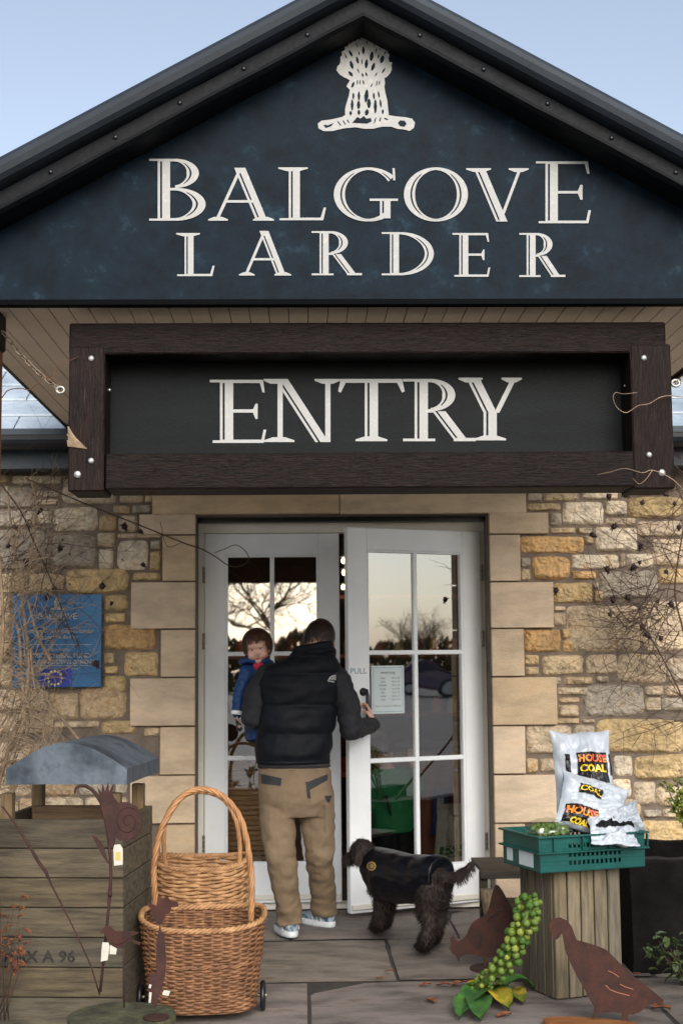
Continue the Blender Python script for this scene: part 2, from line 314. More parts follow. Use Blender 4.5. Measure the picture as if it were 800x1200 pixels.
# ---------------------------------------------------------------- serif lettering with an inline
def serif_letter(ch, w, h, t, th):
    """polygons of one capital in a w x h box, t = stem width, th = hairline"""
    out = []
    def q(*p): out.append(list(p))
    def rect(x0, y0, x1, y1): q((x0, y0), (x1, y0), (x1, y1), (x0, y1))
    def stem(x, y0=0, y1=h, tt=t, flip=False):
        a, b = (x, x + .2 * tt), (x + .36 * tt, x + tt)
        if flip: a, b = (x + .8 * tt, x + tt), (x, x + .64 * tt)
        rect(a[0], y0, a[1], y1); rect(b[0], y0, b[1], y1)
    def ser(x0, x1, y, up):
        s = 1 if up else -1
        q((x0, y), (x1, y), (x1, y + s * th * .55), ((x0 + x1) / 2 + (x1 - x0) * .2, y + s * th * 1.5), ((x0 + x1) / 2 - (x1 - x0) * .2, y + s * th * 1.5), (x0, y + s * th * .55))
    def diag(x0, y0, x1, y1, tt, inl=False):   # slanted bar, horizontal width tt
        if inl:
            for a, b in ((0, .22), (.38, 1)): q((x0 + a * tt, y0), (x0 + b * tt, y0), (x1 + b * tt, y1), (x1 + a * tt, y1))
        else: q((x0, y0), (x0 + tt, y0), (x1 + tt, y1), (x1, y1))
    def arc(cx, cy, rx, ry, a0, a1, tt=t, n=26, thin=th, pw=1.6):
        for fa, fb in ((0, .58), (.74, 1.0)):
            for i in range(n):
                qd = []
                for a, fr in ((a0 + (a1 - a0) * i / n, 0), (a0 + (a1 - a0) * (i + 1) / n, 1)):
                    k = thin + (tt - thin) * abs(cos(a)) ** pw
                    solid = k < thin * 2.0
                    u0, u1 = (fa, fb)
                    if solid: u0, u1 = ((0, .6) if fa == 0 else (.6, 1.0))
                    qd.append([(cx + (rx - k * u) * cos(a), cy + (ry - k * u) * sin(a)) for u in (u0, u1)])
                q(qd[0][0], qd[1][0], qd[1][1], qd[0][1])
    sw = t * .55
    if ch == 'E':
        x = .14 * w; stem(x); rect(x - sw, 0, x, th * .8); rect(x - sw * 1.4, h - th * .8, x, h)
        rect(x, h - th, w * .94, h); q((w * .94, h), (w * .88, h - th), (w * .93, h * .80), (w * .97, h * .80))
        rect(x + t, .48 * h, w * .80, .48 * h + th); q((w * .74, .48 * h + th * .5), (w * .80, .38 * h), (w * .84, .38 * h), (w * .84, .62 * h), (w * .80, .62 * h))
        rect(x, 0, w * .95, th); q((w * .90, 0), (w * .95, 0), (w, h * .21), (w * .95, h * .21))
    elif ch == 'L':
        x = .22 * w; stem(x); ser(0, x + t + sw * 1.3, h, False); rect(x - sw * 1.5, 0, x, th * .8)
        rect(x, 0, w * .93, th); q((w * .87, 0), (w * .94, 0), (w, h * .24), (w * .95, h * .24))
    elif ch == 'B':
        x = .15 * w; stem(x); rect(0, 0, x, th * .8); rect(0, h - th * .8, x, h)
        rect(x, h - th, .5 * w, h); rect(x + t, .53 * h - th, .52 * w, .53 * h); rect(x, 0, .5 * w, th)
        arc(.46 * w, .765 * h, .42 * w, .235 * h, -pi / 2, pi / 2); arc(.47 * w, .265 * h, .53 * w, .265 * h, -pi / 2, pi / 2, t * 1.05)
    elif ch == 'D':
        x = .16 * w; stem(x); rect(0, 0, x, th * .8); rect(0, h - th * .8, x, h); rect(x, h - th, .42 * w, h); rect(x, 0, .42 * w, th)
        arc(.36 * w, .5 * h, .64 * w, .5 * h, -pi / 2, pi / 2, t)
    elif ch == 'O': arc(.5 * w, .5 * h, .5 * w, .5 * h, 0, 2 * pi, t, 52)
    elif ch in 'GC':
        arc(.54 * w, .5 * h, .54 * w, .5 * h, R(42), R(308), t, 44)
        q((.915 * w, .985 * h), (.95 * w, .985 * h), (.96 * w, .76 * h), (.925 * w, .76 * h)); rect(.6 * w, .96 * h, .9 * w, .985 * h) if False else None
        if ch == 'G':
            rect(.72 * w, .06 * h, .72 * w + t * .2, .38 * h); rect(.72 * w + t * .36, .06 * h, .72 * w + t * .95, .38 * h); rect(.56 * w, .38 * h, w, .38 * h + th * .9)
            q((.5 * w, 0), (.74 * w, .06 * h), (.72 * w + t * .9, .12 * h), (.74 * w, .12 * h))
    elif ch == 'V':
        diag(.12 * w, h, .50 * w - t * .1, 0, t, True); diag(.84 * w, h, .52 * w, 0, th * 1.2)
        ser(0, .12 * w + t + sw, h, False); ser(.68 * w, w, h, False)
    elif ch == 'A':
        diag(.10 * w, 0, .5 * w - th * .9, h * .985, th * 1.3); diag(.90 * w - t, 0, .5 * w - t * .62, h, t, True); q((.5 * w - t * .62, h), (.5 * w + t * .2, h), (.5 * w + t * .3, h * .95), (.5 * w - t * .5, h * .95))
        rect(.26 * w, .34 * h, .70 * w, .34 * h + th); ser(0, .30 * w, 0, True); ser(.68 * w, w, 0, True)
    elif ch == 'R':
        x = .16 * w; stem(x); rect(0, 0, x + t + sw, th * .8); rect(0, h - th * .8, x, h); rect(x, h - th, .42 * w, h); rect(x + t, .46 * h, .42 * w, .46 * h + th)
        arc(.38 * w, .74 * h, .34 * w, .26 * h, -pi / 2, pi / 2, t); diag(.88 * w - t, .03 * h, .44 * w - t * .2, .48 * h, t, True); rect(.88 * w - t, 0, w, th)
    elif ch == 'N':
        rect(.18 * w, 0, .18 * w + th * 1.6, h); rect(.80 * w, 0, .80 * w + th * 1.6, h); diag(.80 * w - t * .75, 0, .14 * w, h, t, True)
        ser(0, .4 * w, 0, True); ser(0, .3 * w, h, False); ser(.66 * w, w, h, False)
    elif ch == 'T':
        stem(.5 * w - t / 2); ser(.5 * w - t * 1.2, .5 * w + t * 1.2, 0, True); rect(.05 * w, h - th * 1.2, .95 * w, h)
        q((0, h * .80), (.04 * w, h * .78), (.12 * w, h - th), (.04 * w, h)); q((w, h * .80), (.96 * w, h * .78), (.88 * w, h - th), (.96 * w, h))
    elif ch == 'Y':
        stem(.5 * w - t / 2, 0, .46 * h); diag(.5 * w - t * .5, .44 * h, .12 * w, h, t, True); diag(.5 * w + t * .3, .44 * h, .84 * w, h, th * 1.6)
        ser(.5 * w - t * 1.2, .5 * w + t * 1.2, 0, True); ser(0, .38 * w, h, False); ser(.68 * w, w, h, False)
    return out
def paint_letter(name, ch, px0, px1, py0, py1, Y, t, th, parent, m):
    """letter whose box in the photo is px0..px1, py0..py1, painted on the plane Y"""
    mb = MB(); w, h = px1 - px0, py1 - py0
    for k, poly in enumerate(serif_letter(ch, w, h, t, th)):
        mb.add([P(px0 + x, py1 - y, Y - .00002 * k) for x, y in poly], [tuple(range(len(poly)))])
    return mb.build(name, m, parent)
def text_mesh(body, size, bold=0.0):
    cu = bpy.data.curves.new('t', 'FONT'); cu.body = body; cu.size = size; cu.align_x = 'CENTER'; cu.align_y = 'CENTER'; cu.offset = bold; cu.resolution_u = 2
    ob = bpy.data.objects.new('t', cu); S_.collection.objects.link(ob)
    me = bpy.data.meshes.new_from_object(ob.evaluated_get(bpy.context.evaluated_depsgraph_get()))
    bpy.data.objects.remove(ob); bpy.data.curves.remove(cu)
    vs = [v.co.copy() for v in me.vertices]; fs = [tuple(p.vertices) for p in me.polygons]; bpy.data.meshes.remove(me); return vs, fs
def write(name, lines, fn, m, parent):
    """lines: (text, cx, cy, size[, xscale]) in local units; fn maps (x, y) to a world point"""
    mb = MB()
    for ln in lines:
        vs, fs = text_mesh(ln[0], ln[3], ln[5] if len(ln) > 5 else 0); sx = ln[4] if len(ln) > 4 else 1
        mb.add([fn(ln[1] + v.x * sx, ln[2] + v.y) for v in vs], fs)
    return mb.build(name, m, parent)
# ================================================================ SETTING
rnd = random.Random(7)
YS, YF = 8.45, 8.69       # stone face, door frame face
g = MB().grid(lambda u, v: V((-160 + 320 * u, -150 + 320 * v, -.16)), 8, 8).build('ground', M['grass']); structure(g)
cp = MB().grid(lambda u, v: V((-30 + 105 * u, -46 + 50.2 * v, -.05)), 8, 8).build('car_park', M['tarmac']); structure(cp)
# stone flags, row by row
pv = MB(); slabs = [(-9, 4.2, 2.3)]
def flag(x0, x1, y0, y1):
    c = rnd.uniform(.85, 1.12); base = (.185 * c, .163 * c, .144 * c * rnd.uniform(.95, 1.06), 1)
    gp = .009; nx, ny = 6, 5; ph = rnd.uniform(0, 50)
    dz = rnd.uniform(-.003, .003)
    def top(u, v):
        x, y = x0 + gp + (x1 - x0 - 2 * gp) * u, y0 + gp + (y1 - y0 - 2 * gp) * v
        e = .012 if (u in (0, 1) or v in (0, 1)) else 0
        jx = noise.noise(V((x * 6 + ph, y * 6, 0))) * .008 if e else 0
        return V((x + jx, y + jx, dz - e + noise.noise(V((x * 2.3, y * 2.3, ph))) * .006))
    pv.grid(top, nx, ny, base)
rows = [(3.2, 4.85), (4.85, 5.79), (5.79, 6.78), (6.78, 7.76), (7.76, 8.70)]
fix = {2: [-.1 + .13], 3: [.36], 4: [.83]}
fix = {2: [G(362, 1165).x], 3: [G(455, 1110).x], 4: [G(526, 1075).x]}
for ri, (y0, y1) in enumerate(rows):
    anchor = fix.get(ri, [rnd.uniform(-.4, .4)])[0]; xs = [anchor]
    while xs[-1] < 3.4: xs.append(xs[-1] + rnd.uniform(.8, 1.5))
    while xs[0] > -3.0: xs.insert(0, xs[0] - rnd.uniform(.7, 1.3))
    for a, b in zip(xs, xs[1:]): flag(a, b, y0, y1)
paving = pv.build('paving', M['slab'], smooth=False); structure(paving)
jb = MB().box((.2, 5.95, -.065), (7.0, 5.55, .10)).build('paving_bed', M['joint']); structure(jb)

# ---------------------------------------------------------------- the shop building
shop = thing('shop_building', 'cream rubble stone farm shop with dressed sandstone door surround, slate roof and black gutter', 'building', (0.23, YS, 0))
YM = YS + .035
mw = MB()
dx0, dx1, dzt = P(229, 800, YS).x, P(577, 850, YS).x, P(400, 603, YS).z
for (a, b, z0, z1) in ((-7, dx0, -.1, 2.66), (dx1, 7.5, -.1, 2.66), (dx0, dx1, dzt, 2.66)):
    mw.box(((a + b) / 2, YM + .14, (z0 + z1) / 2), (b - a, .28, z1 - z0))
# side and back walls, so that the shop is closed
mw.box((-6.86, 11.3, 1.28), (.28, 5.0, 2.76)); mw.box((7.36, 11.3, 1.28), (.28, 5.0, 2.76)); mw.box((.25, 13.9, 1.28), (14.5, .28, 2.76))
mw.build('wall_core', M['mortar'], shop)
palette = [(.48, .37, .24), (.50, .40, .27), (.44, .36, .26), (.52, .43, .32), (.40, .34, .27), (.54, .45, .34), (.45, .34, .22), (.38, .34, .29), (.50, .41, .31)]
orange = (.54, .35, .17); grey = (.30, .27, .235); pale = (.60, .53, .43); yel = (.50, .38, .21)
st = MB()
def stone(x0, x1, z0, z1, col=None, bul=None):
    w_, h_ = x1 - x0, z1 - z0
    if w_ < .02 or h_ < .015: return
    col = col or rnd.choice(palette); c = rnd.uniform(.86, 1.1); col = (col[0] * c, col[1] * c, col[2] * c, 1)
    b = bul or rnd.uniform(.020, .034); b = min(b, .4 * min(w_, h_) + .008); n = 26 if w_ * h_ > .02 else 12; ph = rnd.uniform(0, 90)
    cx, cz = (x0 + x1) / 2, (z0 + z1) / 2; rc = rnd.uniform(4.5, 10); tl = rnd.uniform(-.05, .05)
    def f(u, v):
        a, c_ = u * 2 - 1, v * 2 - 1
        a = math.copysign(abs(a) ** .6, a); c_ = math.copysign(abs(c_) ** .6, c_)
        k = (abs(a) ** rc + abs(c_) ** rc) ** (1 / rc) if (a or c_) else 0; m = max(abs(a), abs(c_)); s = (m / k) if k > 1e-6 else 1
        e = m
        an = math.atan2(c_, a); wob = 1.03 + .07 * noise.noise(V((cos(an) * 1.6 + ph, sin(an) * 1.6, 0))) * (1 if min(w_, h_) > .05 else .5)
        x = cx + a * s * w_ / 2 * wob; z = cz + c_ * s * h_ / 2 * wob + tl * a * h_ * .6
        d = b * (1 - e ** 9) + .016 * noise.noise(V((x * 13 + ph, z * 13, 3))) * (1 - e ** 4) + .015 * noise.noise(V((x * 46, z * 46, ph))) * (1 - e ** 6)
        return V((x, YM + .004 - d - .004 * (1 - e), z))
    st.grid(f, n, n, col)
def stpx(x0, y0, x1, y1, col=None):
    a = P(x0, y1, YS); b = P(x1, y0, YS); gp = .003
    stone(a.x + gp, b.x - gp, a.z + gp, b.z - gp, col)
occ = []
O, GR, PA, YE = orange, grey, pale, yel
right = [(213,112,275,150,None),(278,108,415,150,None),(217,155,345,187,None),(425,95,560,142,PA),(353,150,505,240,PA),(510,145,594,205,PA),(597,130,800,215,YE),(302,190,348,245,None),(305,247,402,272,None),(405,247,464,274,None),(512,210,627,240,None),(473,246,630,340,PA),(635,222,800,285,None),(192,278,430,347,O),(433,278,468,312,None),(385,348,562,407,PA),(564,345,588,402,None),(591,345,692,402,PA),(690,290,840,395,None),(238,355,378,445,O),(192,360,232,399,None),(192,403,232,449,None),(386,410,478,444,O),(490,410,706,516,None),(710,400,830,462,YE),(315,455,463,535,YE),(465,455,488,482,None),(468,485,504,530,YE),(368,540,638,718,None),(316,543,364,564,None),(317,567,364,620,None),(204,630,344,719,O),(347,628,380,669,YE),(349,672,391,719,O),(645,525,830,716,None),(207,726,264,767,YE),(210,771,264,805,None),(273,727,428,805,None),(439,724,557,802,None),(560,722,742,836,None),(746,738,860,832,None),(322,810,346,840,None),(358,808,465,842,None),(474,806,527,834,None),(334,848,448,880,None),(333,886,416,910,None),(333,914,414,962,None),(430,838,657,963,None),(660,841,732,882,None),(735,841,850,884,None),(662,886,722,940,None),(725,888,850,941,None),(328,964,416,989,None),(423,968,476,986,None),(214,992,384,1102,None),(393,990,474,1058,None),(484,968,806,1098,YE)]
for u0, v0, u1, v1, c in right:
    q = (550 + u0 / 3.2, 540 + v0 / 3.2, 550 + u1 / 3.2, 540 + v1 / 3.2); stpx(*q, c)
right2 = [(188,162,238,222,None),(243,162,302,216,None),(533,152,607,237,PA),(614,148,840,246,YE),(523,243,602,318,PA),(609,253,697,347,None),(699,268,860,352,None),(648,363,722,397,None),(726,356,860,398,None),(520,322,640,400,None),(638,404,850,532,YE),(520,404,632,500,None),(310,226,500,300,None),(304,300,516,400,None),(190,224,300,300,None)]
for u0, v0, u1, v1, c in right2:
    q = (560 + u0 / 3.333, 840 + v0 / 3.333, 560 + u1 / 3.333, 840 + v1 / 3.333)
    if q[0] > 652 or q[3] < 909: stpx(*q, c)
left = [(-120,-20,35,22,None),(45,-15,252,24,PA),(255,-10,478,106,PA),(-90,28,140,126,GR),(145,48,245,80,None),(148,84,243,112,None),(145,133,212,190,PA),(218,118,402,222,PA),(404,150,482,220,None),(-100,130,140,205,None),(398,223,477,286,None),(-110,210,202,384,GR),(212,232,398,374,GR),(403,290,468,378,PA),(-60,390,262,474,None),(268,372,530,478,YE),(425,480,530,552,YE),(425,556,520,600,YE),(425,604,640,714,O),(425,722,472,770,None),(425,776,486,812,YE),(480,620,520,640,None),(425,816,520,910,YE),(325,862,520,1000,None),(198,888,322,1000,None),(-100,872,192,965,None),(220,1004,408,1036,None),(412,1002,560,1060,YE),(-100,970,215,1062,None),(-150,480,40,600,None),(-150,606,40,760,None),(-150,766,60,866,None)]
for u0, v0, u1, v1, c in left: stpx(u0 / 3.527, 560 + v0 / 3.527, u1 / 3.527, 560 + v1 / 3.527, c)
left2 = [(445,122,538,157,None),(540,122,572,155,None),(420,163,487,197,None),(491,162,568,197,None),(440,200,516,267,None),(437,268,604,290,None),(436,293,556,410,PA),(560,296,604,332,None),(558,336,604,412,YE),(495,416,602,450,YE),(463,716,594,810,YE),(536,1000,600,1036,None)]
for u0, v0, u1, v1, c in left2: stpx(u0 / 3.2, 540 + v0 / 3.2, u1 / 3.2, 540 + v1 / 3.2, c)
def course(x0, x1, z0, z1):     # random coursed rubble for the rest of the wall
    z = z0
    while z < z1 - .04:
        h = min(rnd.choice([.08, .12, .16, .22]), z1 - z); x = x0
        while x < x1 - .03:
            wd = min(rnd.uniform(.10, .42), x1 - x)
            if x1 - x - wd < .06: wd = x1 - x
            if h > .14 and wd < .2 and rnd.random() < .5:
                stone(x + .006, x + wd - .006, z + .006, z + h * .5 - .004); stone(x + .006, x + wd - .006, z + h * .5 + .004, z + h - .006)
            else: stone(x + .006, x + wd - .006, z + .006, z + h - .006)
            x += wd
        z += h
xl, xr = P(0, 850, YS).x, P(800, 850, YS).x
course(-6.9, P(-42, 800, YS).x, -.05, 2.62); course(P(815, 800, YS).x, 7.4, -.05, 2.62)
zb = P(100, 862, YS).z; course(P(-40, 850, YS).x, P(150, 950, YS).x, -.05, zb - .02)
zb2 = P(720, 1002, YS).z; course(P(655, 1000, YS).x, P(812, 1000, YS).x, -.05, zb2 - .01)
course(dx0 - .3, dx1 + .3, 2.585, 2.64)
st.build('rubble_stones', M['stone'], shop, smooth=True)
# dressed quoins and lintels
qn = MB()
def ash(x0, y0, x1, y1, xfix0=None, xfix1=None, d=.27):
    a = P(x0, y1, YS); b = P(x1, y0, YS); X0 = a.x if xfix0 is None else xfix0; X1 = b.x if xfix1 is None else xfix1
    c = rnd.uniform(.93, 1.06); base = rnd.choice([(.60, .47, .33), (.62, .49, .36), (.58, .44, .29)])
    g_ = .0022
    qn.box(((X0 + X1) / 2, YS - .004 + d / 2, (a.z + b.z) / 2), (X1 - X0 - 2 * g_, d, b.z - a.z - 2 * g_), col=(base[0] * c, base[1] * c, base[2] * c, 1), bev=.003)
ry = [600, 626, 681.5, 736.5, 793, 850.5, 907.5, 965, 1023, 1062]
rx = [642, 609, 648, 613.5, 652, 615, 652, 615, 650]
for i in range(9): ash(570, ry[i] + .2, rx[i], ry[i + 1] - .2, xfix0=dx1)
lx = [163, 190, 153, 188, 152, 187, 152, 187, 152]
ly = [602, 627, 681.5, 737.5, 794, 851.5, 908.5, 966, 1024, 1062]
for i in range(9): ash(lx[i], ly[i] + .2, 229, ly[i + 1] - .2, xfix1=dx0)
ash(178, 572, 397.5, 603.2); ash(398, 572, 616, 602.6)
qn.build('door_surround', M['ashlar'], shop)
# main roof, gutter, fascia
rf = MB(); ez = 2.70
for sgn, (ya, yb) in ((1, (8.25, 11.2)), (-1, (14.15, 11.2))):
    for k in range(14):
        t0, t1 = k / 14, (k + 1) / 14
        p0, p1 = ya + (yb - ya) * t0, ya + (yb - ya) * t1
        z0, z1 = ez + 1.9 * t0, ez + 1.9 * t1
        n = 34
        for j in range(n):
            xa = -7.2 + 14.9 * (j + (.5 if k % 2 else 0)) / n; xb = min(xa + 14.9 / n - .008, 7.75)
            c = rnd.uniform(.85, 1.1)
            rf.add([(xa, p0, z0 + .018), (xb, p0, z0 + .018), (xb, p1 + .02 * sgn, z1 + .012), (xa, p1 + .02 * sgn, z1 + .012)], [(0, 1, 2, 3)])
            rf.add([(xa, p0, z0 + .018), (xb, p0, z0 + .018), (xb, p0, z0 + .004), (xa, p0, z0 + .004)], [(3, 2, 1, 0)])
    rf.add([(-7.3, ya, ez - .02), (7.8, ya, ez - .02), (7.8, yb, ez + 1.88), (-7.3, yb, ez + 1.88)], [(0, 1, 2, 3)])
for x in (-7.0, 7.5): rf.add([(x, 8.3, ez - .05), (x, 14.1, ez - .05), (x, 11.2, ez + 1.87)], [(0, 1, 2)])
rf.build('roof', M['slate'], shop)
yg = 8.16; zg = P(40, 512, yg).z
gm = MB(); n = 10
prof = [(yg + .055 * cos(a), zg - .075 * sin(a)) for a in [pi * k / n for k in range(n + 1)]]
prof = [(yg + .062, zg + .004), (yg + .055, zg + .004)] + prof[1:-1] + [(yg - .055, zg + .004), (yg - .062, zg + .004)]
for (xa, xb) in ((-7.3, P(110, 512, yg).x + .2), (P(740, 512, yg).x, 7.8)):
    for (a, b) in zip(prof, prof[1:]): gm.add([(xa, a[0], a[1]), (xb, a[0], a[1]), (xb, b[0], b[1]), (xa, b[0], b[1])], [(0, 1, 2, 3)])
gm.build('gutter', M['gutter'], shop, smooth=True)
zf0, zf1 = P(40, 549, 8.25).z, P(40, 510, 8.25).z
fm = MB().box((.2, 8.262, (zf0 + zf1) / 2 + .02), (15, .024, zf1 - zf0 + .04)); fm.box((.2, 8.36, zf0 + .012), (15, .17, .02)); fm.build('fascia', M['fascia'], shop)
# room behind the doors
im = MB(); 
im.box((.25, 13.0, 1.3), (7, .1, 2.6)); im.box((-2.6, 10.9, 1.3), (.1, 4.3, 2.6)); im.box((3.4, 10.9, 1.3), (.1, 4.3, 2.6)); im.box((.4, 10.9, 2.62), (6.2, 4.3, .06))
im.box((.4, 10.9, -.03), (6.2, 4.3, .08)); im.build('shop_interior', M['dark'], shop)
# ---------------------------------------------------------------- door frame and doors (parts of the shop)
FX0, FX1 = P(232, 800, YF).x, P(571, 850, YF).x; FZ = P(400, 607, YF).z
fr = MB(); jt = .036
fr.box(((FX0 + FX1) / 2, YF + .05, FZ - .045), (FX1 - FX0 + .06, .1, .09), bev=.004)
fr.box((FX0 + jt / 2 - .015, YF + .051, FZ / 2 - .045), (jt + .03, .1, FZ - .09), bev=.004); fr.box((FX1 - jt / 2 + .015, YF + .051, FZ / 2 - .045), (jt + .03, .1, FZ - .09), bev=.004)
fr.box(((FX0 + FX1) / 2, YF + .03, .012), (FX1 - FX0, .14, .024)); fr.build('door_frame', M['frame'], shop)
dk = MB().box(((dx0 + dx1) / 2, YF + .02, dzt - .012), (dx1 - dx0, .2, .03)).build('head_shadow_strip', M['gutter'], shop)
LX0 = FX0 + jt + .003; Z0, Z1 = .03, FZ - .093
def leaf(hinge, width, ang, flip, name):
    """door leaf; local x runs from the hinge to the free edge, y out through the thickness"""
    door = bpy.data.objects.new(name, None); S_.collection.objects.link(door); door.parent = shop; door.location = V(hinge) - WL(shop)
    sx = -1 if flip else 1
    Mx = Matrix.Rotation(ang, 3, 'Z')
    def W(x, y, z): return V(hinge) + Mx @ V((sx * x, y, z))
    H = Z1 - Z0; st_, tr, br = .128, .132, .228; th = .045
    mb = MB()
    def bx(x0, x1, z0, z1, t=th, y=0.0, bev=.004):
        c = W((x0 + x1) / 2, y, Z0 + (z0 + z1) / 2); mb.box(c, (x1 - x0, t, z1 - z0), rot=Mx, bev=bev)
    bx(0, st_, 0, H); bx(width - st_, width, 0, H); bx(st_, width - st_, H - tr, H, th - .002); bx(st_, width - st_, 0, br, th - .002)
    fr_ = mb.build('leaf_frame', M['door'], door)
    mu = MB(); gx0, gx1, gz0, gz1 = st_, width - st_, br, H - tr; mid = (gx0 + gx1) / 2; mw_ = .026
    def bx2(x0, x1, z0, z1, t): mu.box(W((x0 + x1) / 2, 0, Z0 + (z0 + z1) / 2), (x1 - x0, t, z1 - z0), rot=Mx, bev=.004)
    bx2(mid - mw_ / 2, mid + mw_ / 2, gz0, gz1, .034)
    rows_ = [gz0, gz0 + (gz1 - gz0) * .338, gz0 + (gz1 - gz0) * .676, gz1]
    for zz in rows_[1:3]: bx2(gx0, gx1, zz - mw_ / 2, zz + mw_ / 2, .030)
    for x in (gx0 + .006, gx1 - .006): bx2(x - .006, x + .006, gz0, gz1, .038)
    for z in (gz0 + .006, gz1 - .006): bx2(gx0, gx1, z - .006, z + .006, .036)
    mu.build('glazing_bars', M['door'], door)
    for i in range(2):
        xa, xb = ((gx0 + .01, mid - mw_ / 2 - .001), (mid + mw_ / 2 + .001, gx1 - .01))[i]
        for j in range(3):
            za, zb_ = rows_[j] + mw_ / 2, rows_[j + 1] - mw_ / 2
            p = MB(); tl = rnd.uniform(-.002, .002)
            p.add([W(xa, tl, Z0 + za), W(xb, -tl, Z0 + za), W(xb, -tl, Z0 + zb_), W(xa, tl, Z0 + zb_)], [(0, 1, 2, 3)]); p.build('pane', M['glass'], door)
    for z in (.35, 1.55, 1.95):
        h_ = MB(); c = W(-.004, -th / 2 - .006, Z0 + z * H / 2.2)
        h_.tube([c + V((0, 0, -.05)), c + V((0, 0, .05))], .007, 8)
        for k in range(4): h_.tube([c + V((0, 0, -.05 + k * .026)), c + V((0, 0, -.034 + k * .026))], .009, 8)
        h_.build('hinge', M['steel'], door)
    sl = MB(); sl.box(W(width / 2, -th / 2 - .008, Z0 + .035), (width - .01, .014, .03), rot=Mx, bev=.003); sl.build('weather_bar', M['frame'], door)
    return door, W, width
lw = P(398.5, 800, YF).x - LX0
d1, W1_, _ = leaf((LX0, YF + .03, 0), lw, 0, False, 'door')
HX = FX1 - jt - .003; ANG = R(24.5); rw = .905
d2, W2, _ = leaf((HX, YF - .005, 0), rw, ANG, True, 'door')
d2['label'] = 'right-hand white door pulled open towards the step, with a paper notice'; d1['label'] = 'left-hand white door standing closed'
# pull handle and the word on the open leaf
hz = 1.185; hm = MB()
yo = -.0225
hx = rw - .094
for z in (hz - .07, hz + .09): hm.tube([W2(hx, yo + .004, z), W2(hx, yo - .045, z)], [.011, .009], 10)
hm.tube([W2(hx, yo - .045, hz - .10), W2(hx, yo - .055, hz - .04), W2(hx, yo - .058, hz + .02), W2(hx, yo - .055, hz + .08), W2(hx, yo - .045, hz + .115)], [.009, .011, .012, .011, .009], 10)
hm.tube([W2(hx, yo, hz + .10), W2(hx, yo - .006, hz + .10)], .024, 16); hm.tube([W2(hx, yo, hz - .08), W2(hx, yo - .006, hz - .08)], .02, 16)
hm.build('door_handle', M['black'], d2, smooth=True)
M['pull'] = mat('faded_blue_letters', S(120, 140, 156), rough=.6)
write('door_lettering', [('PULL', 0, 0, .048, 1.05)], lambda x, y: W2(rw - .064 - x, yo - .0015, 1.405 + y), M['pull'], d2)
MID = (HX - .45, YF - .2)
# ---------------------------------------------------------------- porch
XC = P(427, 345, 5.23).x; ZS = P(400, 347, 5.23).z; porch = thing('entrance_porch', 'gabled porch with dark blue name board and boarded soffit over the shop doors', 'porch', (XC, 5.23, 0))
YV = 5.06; AL = R(29.2); za = P(428, 20, YV).z; HW = 1.63
tA = math.tan(AL)
def vz(X, n, z_a=None): return (z_a if z_a is not None else za) + n / cos(AL) - abs(X - XC) * tA
profl = [(0, 5.232), (0, 5.085), (.010, 5.066), (.022, 5.07), (.026, 5.084), (.078, 5.088), (.084, 5.11)]
profu = [(.084, 5.11), (.088, 5.06), (.093, 5.035), (.108, 5.018), (.13, 5.01), (.152, 5.018), (.172, 5.038), (.182, 5.07), (.186, 5.12), (.186, 10.6)]
for nm, pr, mt, sm in (('bargeboard', profl, M['bargeboard'], False), ('verge_roof', profu, M['verge'], True)):
    mb = MB(); ns = 24
    for (n0, y0), (n1, y1) in zip(pr, pr[1:]):
        for sg in (-1, 1):
            vs = []
            for k in range(ns + 1):
                X = XC + sg * (HW + .06) * k / ns
                jit = .0035 * noise.noise(V((X * 5, n0 * 40, 0))) if nm == 'bargeboard' else 0
                vs += [V((X, y0, vz(X, n0 + jit))), V((X, y1, vz(X, n1 + jit)))]
            fs = [((2 * k, 2 * k + 2, 2 * k + 3, 2 * k + 1) if sg < 0 else (2 * k, 2 * k + 1, 2 * k + 3, 2 * k + 2)) for k in range(ns)]
            mb.add(vs, fs)
    for sg in (-1, 1):   # closed eaves ends and underside
        X = XC + sg * (HW + .06)
        if nm == 'verge_roof':
            mb.add([V((X, y, vz(X, n))) for n, y in pr] + [V((X, 10.6, vz(X, .1))), V((X, 5.11, vz(X, .084)))], [tuple(range(len(pr) + 2))])
            mb.add([V((XC, 5.11, vz(XC, .1))), V((X, 5.11, vz(X, .1))), V((X, 10.6, vz(X, .1))), V((XC, 10.6, vz(XC, .1)))], [(0, 1, 2, 3)])
    mb.build(nm, mt, porch, smooth=False)
for sg in (-1, 1):
    for k in range(1, 8):
        X = XC + sg * (.27 * k - .03) * cos(AL); c = V((X, 5.086, vz(X, .052))); MB().ell(c, (.010, .008, .010), nu=10, nv=6).build('verge_bolt', M['gutter'], porch, smooth=True)
M['trim'] = mat('black_trim', S(6, 7, 9), rough=.9, spec=.1)
